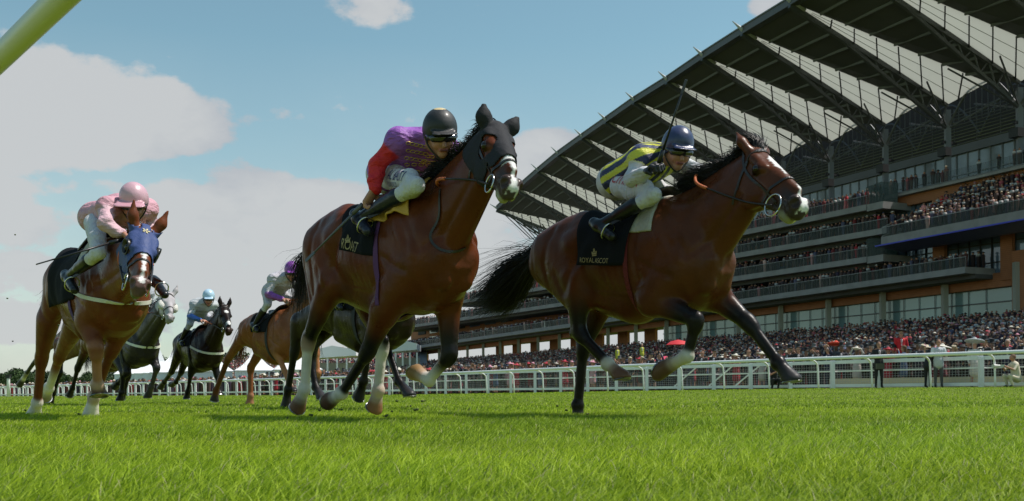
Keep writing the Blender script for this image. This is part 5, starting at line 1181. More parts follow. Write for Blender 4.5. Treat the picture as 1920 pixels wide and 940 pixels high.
def stir(H, g, q, m):
    a = g.J['an'+q]; t = g.J['to'+q]; c = a*.35+t*.65; o = MB(); n = nrm(t-a)
    lat = np.array([0, 1., 0]); up = nrm(np.cross(n, lat)); up = up if up[2] > 0 else -up
    pts = [c+lat*.052*cos(x)+up*(.05*sin(x)+(.02 if sin(x) > 0 else 0)) for x in np.linspace(0, 2*pi, 18)]
    o.tube(pts, .0055, 6); o.build('stirrup', m, H.root, True)
    top = H.near(np.array([g.J['kn'+q][0]-.12, g.J['kn'+q][1], g.J['kn'+q][2]-.02]), .02); p0 = c+up*.07
    s_ = MB(); s_.bar(p0, top, .022, .005, up=(0, 1, 0)); s_.build('stirrup_leather', mat('tack_leather', (.02, .014, .011), rough=.4), H.root)
# ------------------------------------------------------------------ riders and tack of the three leading horses
LEA = mat('tack_leather', (.02, .014, .011), rough=.4, bump=.2, bscale=80); BRASS = mat('bit_metal', (.62, .60, .55), rough=.25, metal=1)
CLB = mat('black_cloth', (.010, .011, .014), rough=.95, spec=.15, bump=.4, bscale=14); GOLD = mat('gold_print', (.36, .28, .13), rough=.6)
PADW = mat('pad_cream', (.42, .40, .34), rough=.9, bump=.5, bscale=40); RUB = mat('rein_rubber_orange', (.50, .12, .035), rough=.55, bump=.3, bscale=120)
WHIPM = mat('whip_black', (.015, .015, .017), rough=.35); WHITE = mat('white_web', (.66, .64, .56), rough=.8)
def bridle(H, col=LEA, ring=.036, browcol=None, nb=.33):
    g = H.g; k = H.s*H.hs
    root = H.root
    for q in (-1, 1):
        H.strap([g(.0, -.03, q*.07), g(.10, .03, q*.10), g(.25, .05, q*.09), g(.405, .065, q*.07)], .017, col, 'cheekpiece', .004)
        c = g(.425, .065, q*.062); o = MB(); n = H.sd*q; a = H.u; b = H.w
        o.tube([c+(a*cos(x)+b*sin(x))*ring*k+n*.006 for x in np.linspace(0, 2*pi, 20)], .0052, 6); o.build('bit_ring', BRASS, root, True)
    H.ring(g(.085, .02), H.u*.95+H.w*-.3, .02, browcol or col, 'browband', ref=H.w, inner=True, far=.17*k)
    H.ring(g(nb, .03), H.u+H.w*.25, .017, col, 'noseband', ref=H.w, inner=True, far=.16*k)
    H.ring(g(.10, .06), H.u-H.w*.25, .014, col, 'throat_latch', ref=H.w, inner=True, far=.21*k)
def reins(H, pts_n, pts_f, grip=None, r=.007, col=LEA):
    """from each bit ring back to the hands"""
    for i, pts in enumerate((pts_n, pts_f)):
        c = catmull(pts, 6); o = MB()
        n = len(c)
        if grip:
            a = int(n*grip); o.tube(c[:a+1], r, 6); o.build('rein', col, H.root, True); p = MB(); p.tube(c[a:], r*1.5, 8); p.build('rein_grip', RUB, H.root, True)
        else: o.tube(c, r, 6); o.build('rein', col, H.root, True)
def saddle(H, g_, m=None):
    m = m or LEA; T = H.T; rows = []
    prof = [(-.36, .05, .075), (-.30, .03, .10), (-.20, .012, .13), (-.10, .012, .14), (-.02, .03, .12), (.03, .045, .07)]
    V = []; nx = len(prof); ny = 11
    for x, dz, w in prof:
        for j in range(ny):
            t = (j/(ny-1)*2-1); y = t*w*1.4; x_ = x*H.s
            h, n, i, d = H.bvh.ray_cast(Vector((x_, y, 3)), Vector((0, 0, -1))); z = h[2]
            V.append((x_, y, z+dz+.022))
    Fc = [(i*ny+j, i*ny+j+1, (i+1)*ny+j+1, (i+1)*ny+j) for i in range(nx-1) for j in range(ny-1)]
    o = mesh('saddle', V, Fc, m, H.root, True); a = o.modifiers.new('s', 'SOLIDIFY'); a.thickness = .02; a.offset = -1; b = o.modifiers.new('b', 'SUBSURF'); b.levels = b.render_levels = 1
def bvl(o): return bvh_of(o)
def joints(H, d, sym=None):
    return {k: (H.hp(*v) if not isinstance(v, np.ndarray) else v) for k, v in d.items()}
def whip(H, a, b, label, m=WHIPM, r=.010):
    root = empty('riding_whip', H.P0, -H.th, label=label, cat='whip', group='riding whips')
    a = np.array(a); b = np.array(b); o = MB(); d = b-a
    o.tube([a-d*.0, a+d*.16], r*1.5, 8); o.build('handle', m, root, True)
    o = MB(); o.tube([a+d*.16, a+d*.5, a+d*.84], [r*.9, r*.75, r*.6], 6); o.build('shaft', m, root, True)
    o = MB(); o.bar(a+d*.84, b, .022, .006, up=(0, 1, 0)); o.build('flap', m, root)
    return root
def crown(H, px, py, w, parent, bv, m):
    """small gold crown emblem seen at a pixel"""
    h = None
    for b in bv:
        hh, n, i, d = b.ray_cast(Vector(H.camL), Vector(H.rl(px, py)).normalized())
        if hh is not None and (h is None or d < h[1]): h = (np.array(hh), d, np.array(n))
    p = h[0]; n = h[2]; n = -n if n@nrm(p-H.camL) > 0 else n; x = nrm(np.cross((0, 0, 1), n)); y = np.cross(n, x); f = lambda a, b: p+n*.004+(x*a+y*b)*w
    o = MB()
    for poly in ([(-.42, -.5), (.42, -.5), (.40, -.36), (-.40, -.36)], [(-.40, -.3), (.40, -.3), (.5, .12), (.36, .02), (.28, -.12), (-.28, -.12), (-.36, .02), (-.5, .12)],
                 [(-.05, -.1), (.05, -.1), (.05, .5), (-.05, .5)], [(-.16, .27), (.16, .27), (.16, .36), (-.16, .36)], [(-.28, .0), (-.2, -.08), (-.06, .18), (-.12, .24)], [(.28, .0), (.12, .24), (.06, .18), (.2, -.08)]):
        o.prism([f(a, b) for a, b in poly], n*.002)
    o.build('crown_emblem', m, parent)

# ---- A: front horse
YEL = (.62, .60, .05); NAV = (.022, .03, .09); WHT = (.56, .56, .59)
JA = joints(A, dict(pelvis=(1163, 336, 0), chest=(1216, 305, 0), neck=(1240, 290, -.01), head=(1270, 284, -.04),
    shn=(1203, 296, -.17), eln=(1184, 336, -.25), wrn=(1212, 323, -.30), han=(1232, 307, -.33),
    shf=(1262, 300, .16), elf=(1310, 322, .22), wrf=(1306, 340, .10), haf=(1300, 352, .06),
    hpn=(1166, 350, -.10), knn=(1226, 366, -.24), ann=(1122, 424, -.33), ton=(1148, 444, -.35),
    hpf=(1180, 350, .10), knf=(1254, 362, .22)))
JA['anf'] = JA['ann']*[1, -1, 1]+[0.05, 0, 0]; JA['tof'] = JA['ton']*[1, -1, 1]+[.05, 0, 0]
def paintA(g, V, C):
    lat = nrm(g.J['shf']-g.J['shn']); o = (g.J['chest']+g.J['pelvis'])/2; ax = nrm(g.J['chest']-g.J['pelvis']); q = V-o; fr = np.cross(lat, ax)
    ang = np.arctan2(q@lat, q@fr); st = (np.sin(ang*11) > .12); sl = 0
    band = np.where(st[:, None], np.array(YEL), np.array(NAV))
    return np.where((np.abs(C-np.array(YEL)).sum(1) < .15)[:, None], band, C)
hupA = A.R@nrm([.14, -.38, 1.]); faceA = A.R@nrm([.22, -1, -.42])
RA = mk_person(A, 'jockey', 'jockey in yellow and navy striped vest raising a whip on the leading horse', JA,
    dict(hup=hupA, face=faceA, torso=YEL, sleeve=WHT, cap=(.025, .035, .10), cap2=(.012, .012, .015), glove=(.012, .012, .013), paint=paintA, palmn=(.2, .3, -1), k=1.06), 'jockeys riding in the race')
saddle(A, RA); 
def cloth(H, rear_top, front_top, rear_bot, front_bot, **k):
    """corners seen at pixels on the near flank"""
    zc = 1.2*H.s+H.dz; q = []
    for px in (rear_top, front_top, rear_bot, front_bot):
        p = H.pick(*px); q.append(H.xphi(p, zc))
    q[0] = (q[0][0], .0); q[1] = (q[1][0], .0)
    return q
zA = 1.2*A.s+A.dz
qA = cloth(A, (1122, 400), (1180, 420), (1086, 497), (1164, 498))
qA[0] = (-.62, 0); qA[1] = (-.06, 0); qA[2] = (qA[2][0], qA[2][1]+.0); qA[3] = (qA[3][0]+.03, qA[3][1])
padA = A.drape([(-.55, 0), (.02, 0), (qA[2][0]+.12, qA[2][1]-.7), (qA[3][0]+.22, qA[3][1]-.75)], PADW, 'saddle_pad', .012, thick=.016)
clA = A.drape(qA, CLB, 'saddle_cloth', .024, thick=.006, wob=.02); bvA = [bvl(clA)]
text_on(A, 'ROYAL ASCOT', (1088, 492), (1141, 494), GOLD, 'lettering', clA, bvA, off=.006, squash=1.1)
crown(A, 1115, 473, .055, clA, bvA, GOLD)
A.ring(A.T(-.16, 0, 1.2), (1, 0, .0), .036, mat('girth_red', (.13, .010, .010), rough=.8, bump=.4, bscale=60), 'girth', off=.008, inner=True, n=60, ref=(0, 1, 0), far=.52)
text_on(A, 'CITIPOST', (1146, 342), (1197, 352), mat('print_red', (.45, .015, .03), rough=.6), 'lettering', RA.breech, [RA.bb], off=.004, squash=1.25)
bridle(A, ring=.055)
g = A.g
gr = A.near(A.hp(1303, 342, -.10), .05)
reins(A, [g(.425, .07, -.075 if g(.0, 0, -.1)[1] < g(0, 0, .1)[1] else .075), A.hp(1395, 378, -.16), A.hp(1338, 358, -.18), A.hp(1308, 345, -.17), A.hp(1304, 332, -.08), A.hp(1312, 322, .0)],
      [g(.425, .07, .075), A.hp(1400, 360, .16), A.hp(1340, 335, .14), JA['haf']], .48)
whip(A, A.hp(1238, 305, -.36)*.5+JA['han']*.5, A.hp(1287, 150, -.40), 'black whip held upright by the jockey in the striped vest')
for q in 'nf': stir(A, RA, q, BRASS)

# ---- B: horse with the black hood
PUR = (.27, .085, .40); RED = (.60, .012, .018)
JB = joints(B, dict(pelvis=(733, 322, 0), chest=(775, 282, -.02), neck=(800, 262, -.03), head=(826, 257, -.08),
    shn=(748, 264, -.19), eln=(707, 310, -.27), wrn=(703, 352, -.30), han=(687, 384, -.32),
    shf=(838, 282, .17), elf=(856, 318, .20), wrf=(840, 345, .12), haf=(835, 352, .08),
    hpn=(733, 332, -.10), knn=(781, 348, -.24), ann=(672, 410, -.32), ton=(690, 434, -.33),
    hpf=(750, 330, .10), knf=(812, 340, .22)))
JB['anf'] = JB['ann']*[1, -1, 1]; JB['tof'] = JB['ton']*[1, -1, 1]
def capB(g, V, C):
    t = (V-g.hg(-.012, .16)); d = np.linalg.norm(t, axis=1); return np.where((d < .038)[:, None], np.array((.62, .48, .25)), C)
RB = mk_person(B, 'jockey', 'jockey in purple and red silks with gold braid and black cap', JB,
    dict(hup=B.R@nrm([.02, -.42, 1]), face=B.R@nrm([.30, -1, -.45]), torso=PUR, sleeve=RED, cap=(.012, .012, .013), caprough=.6, cappaint=capB, palmn=(.3, .3, -1), boot=(.012, .014, .03), k=1.08), 'jockeys riding in the race')
saddle(B, RB)
qB = cloth(B, (0, 0), (0, 0), (642, 470), (690, 485)) if 0 else [( -.62, 0), (-.05, 0), B.xphi(B.pick(643, 470), 1.2*B.s+B.dz), B.xphi(B.pick(700, 480), 1.2*B.s+B.dz)]
clB = B.drape(qB, CLB, 'saddle_cloth', .02, thick=.006, wob=.025); bvB = [bvl(clB)]
pq = [B.xphi(B.pick(704, 422), 1.2*B.s+B.dz), B.xphi(B.pick(756, 412), 1.2*B.s+B.dz)]
B.drape([(-.50, 0), (.17, 0), (pq[0][0]-.02, pq[0][1]), (pq[1][0]+.04, pq[1][1]-.1)], mat('pad_yellow', (.56, .33, .07), rough=.7, bump=.5, bscale=12), 'saddle_pad', .034, thick=.012, wob=.05)
text_on(B, 'ROAST', (641, 465), (669, 474), GOLD, 'lettering', clB, bvB, off=.006, squash=1.4)
crown(B, 653, 448, .055, clB, bvB, GOLD)
NVP = mat('print_navy', (.03, .04, .16), rough=.6)
text_on(B, 'AL BASTI', (726, 336), (753, 340), NVP, 'lettering', RB.breech, [RB.bb], off=.004, squash=1.4)
text_on(B, 'EQUIWORLD', (728, 348), (745, 350), NVP, 'lettering', RB.breech, [RB.bb], off=.004, squash=1.4)
B.ring(B.T(-.10, 0, 1.2), (1, 0, .0), .04, mat('girth_purple', (.10, .03, .12), rough=.8), 'girth', off=.008, inner=True, n=60, ref=(0, 1, 0), far=.52)
earr = np.array([B.g(.01, -.045, q*.052) for q in (-1, 1)])
def hoodB(h):
    a, b, c = h[:, 0], h[:, 1], h[:, 2]; e = np.hypot((a-.175), (b+.005))
    top = np.interp(np.abs(c), [0, .03, .09], [.30, .30, .33])
    return (a > -.075) & (a < .33-.35*np.clip(b, 0, .2)*0+.02) & (b < .24-.0*a) & ~((e < .060) & (np.abs(c) > .035)) & (b < .165) & ~((a > .29) & (b > .03))
HOOD = mat('hood_black', (.022, .022, .026), rough=.75, spec=.2, bump=.5, bscale=14)
B.shell('hood', HOOD, hoodB, .006)
bridle(B, ring=.045, browcol=mat('brow_grey', (.12, .12, .12), rough=.5), nb=.36)
g = B.g
sN = -.075 if g(.0, 0, -.1)[1] < g(0, 0, .1)[1] else .075
reins(B, [g(.425, .07, sN), B.hp(888, 338, -.16), B.hp(850, 336, -.22), B.hp(824, 336, -.20), B.hp(820, 345, -.16), JB['haf']],
      [g(.425, .07, -sN), B.hp(905, 320, .18), JB['haf']], .5)
B.strap([B.near(B.hp(812, 350, -.2), .0), B.near(B.hp(803, 400, -.25), 0), B.near(B.hp(805, 440, -.25), 0), B.near(B.hp(830, 463, -.2), 0), B.near(B.hp(862, 455, 0), 0), B.near(B.hp(876, 430, .1), 0)], .016, LEA, 'neck_strap', .006)
# lather flecks on the neck
wb = whip(B, JB['han']+np.array([-.0, -.03, -.0]), B.hp(573, 490, -.55), 'black and silver whip trailing from the hand of the jockey in purple', mat('whip_grey', (.10, .10, .11), rough=.35))
for q in 'nf': stir(B, RB, q, BRASS)
# gold frogging on the silks: rows of loops over the chest, snapped to the cloth
def frog(G_, rows, m, name='gold_braid'):
    allp = []
    for (xa, ya), (xb, yb) in rows:
        o = MB()
        for i in range(5):
            t = (i+.5)/5; cx, cy = xa+(xb-xa)*t, ya+(yb-ya)*t; pts = []
            for a in np.linspace(0, 2*pi, 11):
                px, py = cx+4.6*cos(a), cy+2.8*sin(a)
                h, n, _, d = G_.bs.ray_cast(Vector(B.camL), Vector(B.rl(px, py)).normalized())
                if h is not None: pts.append(np.array(h)-nrm(B.rl(px, py))*.003)
            if len(pts) > 8: o.tube(pts, .0030, 4, False)
        if o.v: o.build(name, m, G_.root, True)
frog(RB, [((762, 268), (800, 276)), ((762, 282), (802, 290)), ((759, 296), (800, 303)), ((757, 309), (822, 309)), ((753, 321), (812, 324)), ((790, 304), (826, 306)), ((800, 293), (832, 296))], mat('gold_thread', (.55, .38, .10), rough=.4, metal=.4))

# ---- C: left horse
PNK = (.58, .30, .36)
JC = joints(C, dict(pelvis=(181, 408, 0), chest=(226, 396, -.0), neck=(236, 390, -.0), head=(251, 384, -.03),
    shn=(202, 390, -.2), eln=(197, 420, -.27), wrn=(224, 437, -.18), han=(236, 444, -.14),
    shf=(276, 392, .2), elf=(284, 420, .26), wrf=(264, 440, .14), haf=(256, 446, .10),
    hpn=(178, 420, -.12), knn=(186, 474, -.26), ann=(126, 520, -.34), ton=(140, 544, -.34),
    hpf=(196, 418, .12), knf=(214, 470, .24)))
JC['anf'] = JC['ann']*[1, -1, 1]; JC['tof'] = JC['ton']*[1, -1, 1]
RC = mk_person(C, 'jockey', 'jockey in pale pink silks and pink peaked cap bending over the chestnut horse', JC,
    dict(hup=C.R@nrm([.10, -.5, 1]), face=C.R@nrm([.12, -1, -.40]), torso=PNK, sleeve=(.60, .38, .43), cap=(.60, .36, .42), pk=1.45, peak=(.58, .30, .36), palmn=(.3, .3, -1), k=1.02), 'jockeys riding in the race')
saddle(C, RC)
zC = 1.2*C.s+C.dz
clC = C.drape([(-.66, 0), (-.02, 0), C.xphi(C.pick(98, 575), zC), C.xphi(C.pick(140, 560), zC)], CLB, 'saddle_cloth', .02, thick=.006, wob=.02)
C.drape([(-.3, 0), (.06, 0), (-.2, 1.0), (.10, 1.1)], PADW, 'saddle_pad', .012, thick=.012)
C.ring(C.T(-.14, 0, 1.2), (1, 0, .0), .05, mat('girth_violet', (.09, .04, .16), rough=.8), 'girth', off=.008, inner=True, n=60, ref=(0, 1, 0), far=.52)
C.ring(C.T(.0, 0, 1.14), (.22, 0, 1), .030, WHITE, 'breast_strap', a0=pi*.97, a1=2.03*pi, off=.010, R=1.3, ref=(0, 1, 0))
def hoodC(h):
    a, b, c = h[:, 0], h[:, 1], h[:, 2]; e = np.hypot((a-.175), (b+.005))
    earz = (b < -.075) & (np.abs(c) > .03) & (a < .05)
    return (a > -.02) & (a < .30) & (b < .17) & ~((e < .045) & (np.abs(c) > .035)) & ~earz
NVH = mat('hood_blue', (.045, .07, .19), rough=.55, spec=.3, bump=.5, bscale=20)
C.shell('hood', NVH, hoodC, .006)
for q in (-1, 1):       # half-cup blinkers round the eyes
    c = C.g(.175, -.01, q*.078); o = MB(); V = []; Fc = []
    dirn = C.sd*q*.8+C.u*.0-C.w*.0; n = nrm(dirn); a = nrm(C.u-(C.u@n)*n); b = np.cross(n, a)
    for i, (r, z) in enumerate(((.050, -.01), (.058, .018), (.056, .034), (.050, .034), (.047, .012))):
        for j in range(20):
            t = 2*pi*j/20; back = .5+.5*cos(t)
            V.append(c+(a*cos(t)+b*sin(t))*r+n*(z*(1.2-.9*back)))
    for i in range(4):
        for j in range(20): Fc.append((i*20+j, i*20+(j+1) % 20, i*20+20+(j+1) % 20, i*20+20+j))
    mesh('blinker_cup', V, Fc, mat('cup_black', (.02, .02, .022), rough=.3), C.root, True)
# emblem on the hood
p = C.g(.075, -.075, 0); o = MB()
for i in range(5):
    a = i*1.2566; h, n, _, _ = C.bvh.find_nearest(Vector(p)); n = np.array(n); x = C.sd; y = nrm(np.cross(n, x)); q0 = np.array(h)+n*.012
    o.prism([q0, q0+(x*cos(a-.3)+y*sin(a-.3))*.022, q0+(x*cos(a)+y*sin(a))*.03, q0+(x*cos(a+.3)+y*sin(a+.3))*.022], n*.003)
o.build('gold_emblem', mat('emblem_cream', (.6, .52, .3), rough=.6), C.root)
bridle(C, ring=.05)
g = C.g
sN = -.075 if g(.0, 0, -.1)[1] < g(0, 0, .1)[1] else .075
reins(C, [g(.425, .07, sN), C.hp(225, 500, -.2), C.hp(223, 480, -.2), JC['han']], [g(.425, .07, -sN), C.hp(285, 490, .22), JC['haf']], .4)
whip(C, JC['han']+np.array([0, -.02, -.02]), C.hp(68, 496, -.75), 'thin black whip held out sideways by the jockey in pink')
# dark green patterned panel on the breeches
o = RC.breech
for q in 'nf': stir(C, RC, q, BRASS)
HAIR = mat('hair_black', (.010, .008, .007), rough=.45, spec=.4)
HAIRC = mat('hair_chestnut', (.14, .055, .025), rough=.5)
def mane(H, m, n=420, length=.16, back=(-.6, -.25, .5), seed=0, spread=.05, u0=0., wid=.004):
    """strands rooted along the crest, streaming back"""
    top = H.g(-.01, -.055); bot = H.T(.14, 0, 1.60); guides = []
    for t in np.linspace(0, 1, 9):
        p = top*(1-t)+bot*t; q = H.near(p+np.array([0, 0, .12]), -.01); q[1] = q[1]*.3+p[1]*.7*0+q[1]*0
        q[1] = p[1]
        h, nn, _, _ = H.bvh.ray_cast(Vector((p[0]-.10, p[1], p[2]+.25)), Vector((.37, 0, -.93)))
        r = np.array(h) if h is not None else q
        d = nrm(back); L_ = length*(.8+.5*sin(t*7+seed))
        guides.append([r, r+d*L_*.3+np.array([0, 0, .02]), r+d*L_*.65+np.array([0, -.015, .015]), r+d*L_+np.array([-.01, -.02, -.02])])
    return strands('mane', m, H.root, guides, n, wid, seed, .012, spread)
def tail(H, m, paths, n, seed=0, wid=.0035, jit=.02, tip=.10):
    return strands('tail', m, H.root, paths, n, wid, seed, jit, tip, 9)
mane(A, HAIR, 1500, .15, (-.9, -.1, .25), 3, .022, wid=.0035)
forel = [[A.g(.01, -.06, c), A.g(-.03, -.10, c), A.g(-.09, -.10, c*2), A.g(-.17, -.07, c*3)] for c in (-.03, 0, .03)]
strands('forelock', HAIR, A.root, forel, 160, .003, 5, .008, .02)
d0 = A.T(-1.22, 0, 1.41)
tail(A, HAIR, [[d0, A.hp(1000, 478, .0), A.hp(960, 492, -.05), A.hp(915, 530, -.1), A.hp(880, 560, -.1)],
               [d0, A.hp(1003, 482, 0), A.hp(965, 515, 0), A.hp(925, 555, -.05), A.hp(880, 585, -.1)],
               [d0, A.hp(1002, 490, .0), A.hp(970, 535, .05), A.hp(940, 570, .05), A.hp(905, 588, .05)],
               [d0, A.hp(1004, 495, 0), A.hp(985, 535, .05), A.hp(960, 572, .08), A.hp(935, 592, .1)]], 1600, 2, .0036, .018, .045)
mane(B, HAIR, 900, .11, (-.85, -.15, .2), 9, .02, wid=.0032)
dB = B.T(-1.22, 0, 1.41)
tail(B, HAIR, [[dB, B.hp(583, 480, .1), B.hp(566, 490, .1), B.hp(558, 530, .1), B.hp(556, 590, .1)],
               [dB, B.hp(583, 485, .1), B.hp(572, 510, .1), B.hp(568, 550, .1), B.hp(566, 600, .1)]], 350, 4, .004, .014, .04)
mane(C, HAIRC, 250, .10, (-.6, .2, .3), 12, .03)
dC = C.T(-1.22, 0, 1.40)
tail(C, HAIRC, [[dC, dC+np.array([-.15, 0, .0]), dC+np.array([-.35, .0, -.08]), dC+np.array([-.55, 0, -.2]), dC+np.array([-.7, .0, -.25])],
                [dC, dC+np.array([-.12, 0, -.05]), dC+np.array([-.25, .0, -.2]), dC+np.array([-.42, 0, -.35]), dC+np.array([-.5, .0, -.5])]], 260, 6, .003, .012, .06)

strands('tail', HAIR, A.root, [[d0, A.hp(1000, 470, .0), A.hp(955, 478, -.05), A.hp(905, 505, -.1), A.hp(862, 530, -.1)], [d0, A.hp(1003, 490, 0), A.hp(965, 525, 0), A.hp(915, 575, -.05), A.hp(862, 592, -.1)]], 170, .0018, 33, .03, .11, 9)
strands('tail', HAIR, B.root, [[dB, B.hp(578, 478, .1), B.hp(556, 482, .1), B.hp(540, 510, .1), B.hp(530, 560, .1)], [dB, B.hp(583, 485, .1), B.hp(566, 510, .1), B.hp(560, 560, .1), B.hp(556, 630, .1)]], 90, .0018, 34, .02, .06, 9)
# ------------------------------------------------------------------ the rest of the field
DK = (.016, .008, .006)
def jk_template(H, lean=0, tw=0):
    T = H.T; d = dict(pelvis=(-.42, 0, 1.90), chest=(-.08, 0, 2.04), neck=(.04, 0, 2.07), head=(.17, 0, 2.13), shn=(-.06, -.19, 2.03), eln=(-.04, -.28, 1.80), wrn=(.16, -.16, 1.72), han=(.25, -.10, 1.70),
        shf=(-.06, .19, 2.03), elf=(-.04, .28, 1.80), wrf=(.16, .16, 1.72), haf=(.25, .10, 1.70), hpn=(-.38, -.11, 1.86), knn=(-.08, -.27, 1.66), ann=(-.42, -.33, 1.34), ton=(-.28, -.34, 1.26),
        hpf=(-.38, .11, 1.86), knf=(-.08, .27, 1.66), anf=(-.42, .33, 1.34), tof=(-.28, .34, 1.26))
    return {k: T(*v) for k, v in d.items()}
def rider(H, label, sp, clothcol=CLB, breast=None):
    J = jk_template(H); sp = dict(dict(hup=H.R@nrm([.1, -.35, 1]), face=H.R@nrm([.3, -1, -.3]), k=1.08), **sp)
    pass
    g = mk_person(H, 'jockey', label, J, sp, 'jockeys riding in the race', .011)
    saddle(H, g); zc = 1.2*H.s+H.dz
    H.drape([(-.60, 0), (-.05, 0), (-.62, 1.35), (-.14, 1.45)], clothcol, 'saddle_cloth', .022, thick=.006)
    H.ring(H.T(-.14, 0, 1.2), (1, 0, 0), .05, mat('girth_dark', (.03, .03, .035), rough=.8), 'girth', off=.008, inner=True, n=40, ref=(0, 1, 0), far=.52)
    if breast: H.ring(H.T(.0, 0, 1.22), (.28, 0, 1), .038, WHITE, 'breast_strap', a0=pi*.93, a1=2.07*pi, off=.012, inner=True, ref=(0, 1, 0), far=.7)
    bridle(H); gg = H.g; sN = -.075 if gg(0, 0, -.1)[1] < gg(0, 0, .1)[1] else .075
    reins(H, [gg(.425, .07, sN), (gg(.425, .07, sN)+J['han'])/2+np.array([0, -.02, .02]), J['han']], [gg(.425, .07, -sN), J['haf']], .5)
    for q in 'nf': stir(H, g, q, BRASS)
    return g
def quick_hair(H, m, seed):
    mane(H, m, 220, .10, (-.8, .1, .25), seed, .02, wid=.005); d = H.T(-1.22, 0, 1.40)
    tail(H, m, [[d, d+np.array([-.15, 0, .0]), d+np.array([-.3, .0, -.12]), d+np.array([-.42, 0, -.35]), d+np.array([-.5, .0, -.55])],
                [d, d+np.array([-.10, 0, -.05]), d+np.array([-.18, .0, -.25]), d+np.array([-.28, 0, -.48]), d+np.array([-.30, .0, -.7])]], 220, seed, .005, .014, .05)
# D: dark horse behind the black-hooded one
D = Horse('racehorse', 'blackish brown racehorse mostly hidden behind the black hooded horse', 716, 11.3, 50, 1.0, -.13, .015, DK, dict(
    poll=(800, 420, 0), muzzle=(840, 500), ears=(-.1, -.12, .03), lk=1.1,
    fn=[(648, 590, -.16), (693, 642, -.16), (682, 715, -.14), (672, 745, -.12)], fn_c=BK, fn_n=(-.6, 0, -.6),
    ff=[(716, 598, .14), (722, 640, .15), (748, 715, .15), (768, 742, .15)], ff_c=BK, ff_n=(.15, 0, -1),
    hn=[(560, 605, -.18), (552, 660, -.17), (540, 730, -.16), (536, 764, -.15)], hn_c=BK, hn_n=(0, 0, -1),
    hf=[(590, 615, .16), (583, 680, .14), (592, 726, .13), (604, 748, .13)], hf_c=BK, hf_n=(.2, 0, -1)))
rider(D, 'jockey in dark blue silks hidden behind the purple jockey', dict(torso=(.03, .05, .2), sleeve=(.03, .05, .2), cap=(.03, .05, .2)))
quick_hair(D, HAIR, 21)
# E: chestnut with the purple-capped jockey
E_ = Horse('racehorse', 'light chestnut racehorse galloping behind the black hooded horse, under the purple capped jockey', 538, 15.3, 48, .99, -.12, .015, (.20, .068, .026), dict(
    dk=0, poll=(598, 512, 0), muzzle=(628, 566), ears=(-.1, -.12, .03), lk=1.15,
    fn=[(528, 615, -.17), (522, 668, -.17), (545, 722, -.15), (550, 735, -.15)], fn_c=((.34, .14, .06),)*3+((.45, .2, .1),)*2+(DHOOF,), fn_n=(.2, 0, -1),
    ff=[(580, 620, .14), (592, 660, .15), (596, 700, .15), (592, 715, .15)], ff_c=((.34, .14, .06),)*5+(DHOOF,), ff_n=(-.4, 0, -1),
    hn=[(466, 618, -.18), (428, 672, -.17), (405, 732, -.16), (402, 750, -.15)], hn_c=((.12, .04, .02),)*5+(DHOOF,), hn_n=(-.4, 0, -1),
    hf=[(506, 628, .16), (470, 690, .14), (470, 742, .13), (468, 758, .13)], hf_c=((.20, .068, .026),)*3+((.34, .16, .09),)*3, hf_n=(0, 0, -1)))
def paintE(g, V, C):
    q = V-g.J['shn']; return C
rider(E_, 'jockey in white and purple silks with purple cap behind the black hooded horse', dict(torso=(.45, .43, .47), sleeve=(.45, .43, .47), forearm=(.24, .06, .34), cap=(.26, .06, .38), breech=(.46, .45, .48), collar=(.24, .06, .34),
    J=dict(pelvis=(516, 536, 0), chest=(536, 508, 0), neck=(545, 500, 0), head=(561, 498, 0), shn=(533, 506, -.18), eln=(512, 530, -.26), wrn=(535, 537, -.18), han=(548, 537, -.12), hpn=(517, 540, -.1), knn=(528, 566, -.26), ann=(492, 590, -.33), ton=(483, 603, -.34))))
quick_hair(E_, HAIRC, 22)
# F: dark horse with the white-and-blue rider
F_ = Horse('racehorse', 'dark brown racehorse with white nose spot ridden by the jockey in white and blue', 386, 18.6, 52, .97, -.15, .018, DK, dict(
    poll=(419, 579, 0), muzzle=(430, 622), ears=(-.12, -.12, .03), lk=1.1, muzcol=(.03, .015, .01),
    fn=[(366, 655, -.16), (358, 700, -.16), (352, 735, -.15), (350, 747, -.14)], fn_c=BK, fn_n=(0, 0, -1),
    ff=[(402, 660, .14), (406, 700, .15), (410, 728, .15), (411, 738, .15)], ff_c=BK, ff_n=(0, 0, -1),
    hn=[(335, 665, -.18), (322, 697, -.17), (308, 716, -.16), (301, 727, -.15)], hn_c=BK, hn_n=(-.7, 0, -.6),
    hf=[(350, 668, .16), (340, 698, .14), (330, 716, .13), (322, 722, .13)], hf_c=BK, hf_n=(-.7, 0, -.6),
    paint=blaze([(.12, 0, 0), (.14, .03, 0), (.18, .03, 0), (.2, 0, 0), (.36, .0, 0), (.38, .04, 0), (.42, .04, 0), (.45, 0, 0)])))
rider(F_, 'jockey in white silks with blue armbands and blue striped cap on the dark horse', dict(torso=(.44, .46, .48), sleeve=(.46, .48, .5), forearm=(.06, .16, .50), cap=(.42, .58, .72), cap2=(.10, .08, .35), breech=(.44, .45, .52),
    J=dict(pelvis=(376, 592, 0), chest=(390, 570, 0), neck=(397, 564, 0), head=(410, 556, 0), shn=(384, 572, -.18), eln=(380, 592, -.27), wrn=(393, 600, -.18), han=(402, 600, -.1), hpn=(376, 598, -.1), knn=(385, 610, -.26), ann=(366, 630, -.33), ton=(360, 640, -.34))), CLB, True)
quick_hair(F_, HAIR, 23)
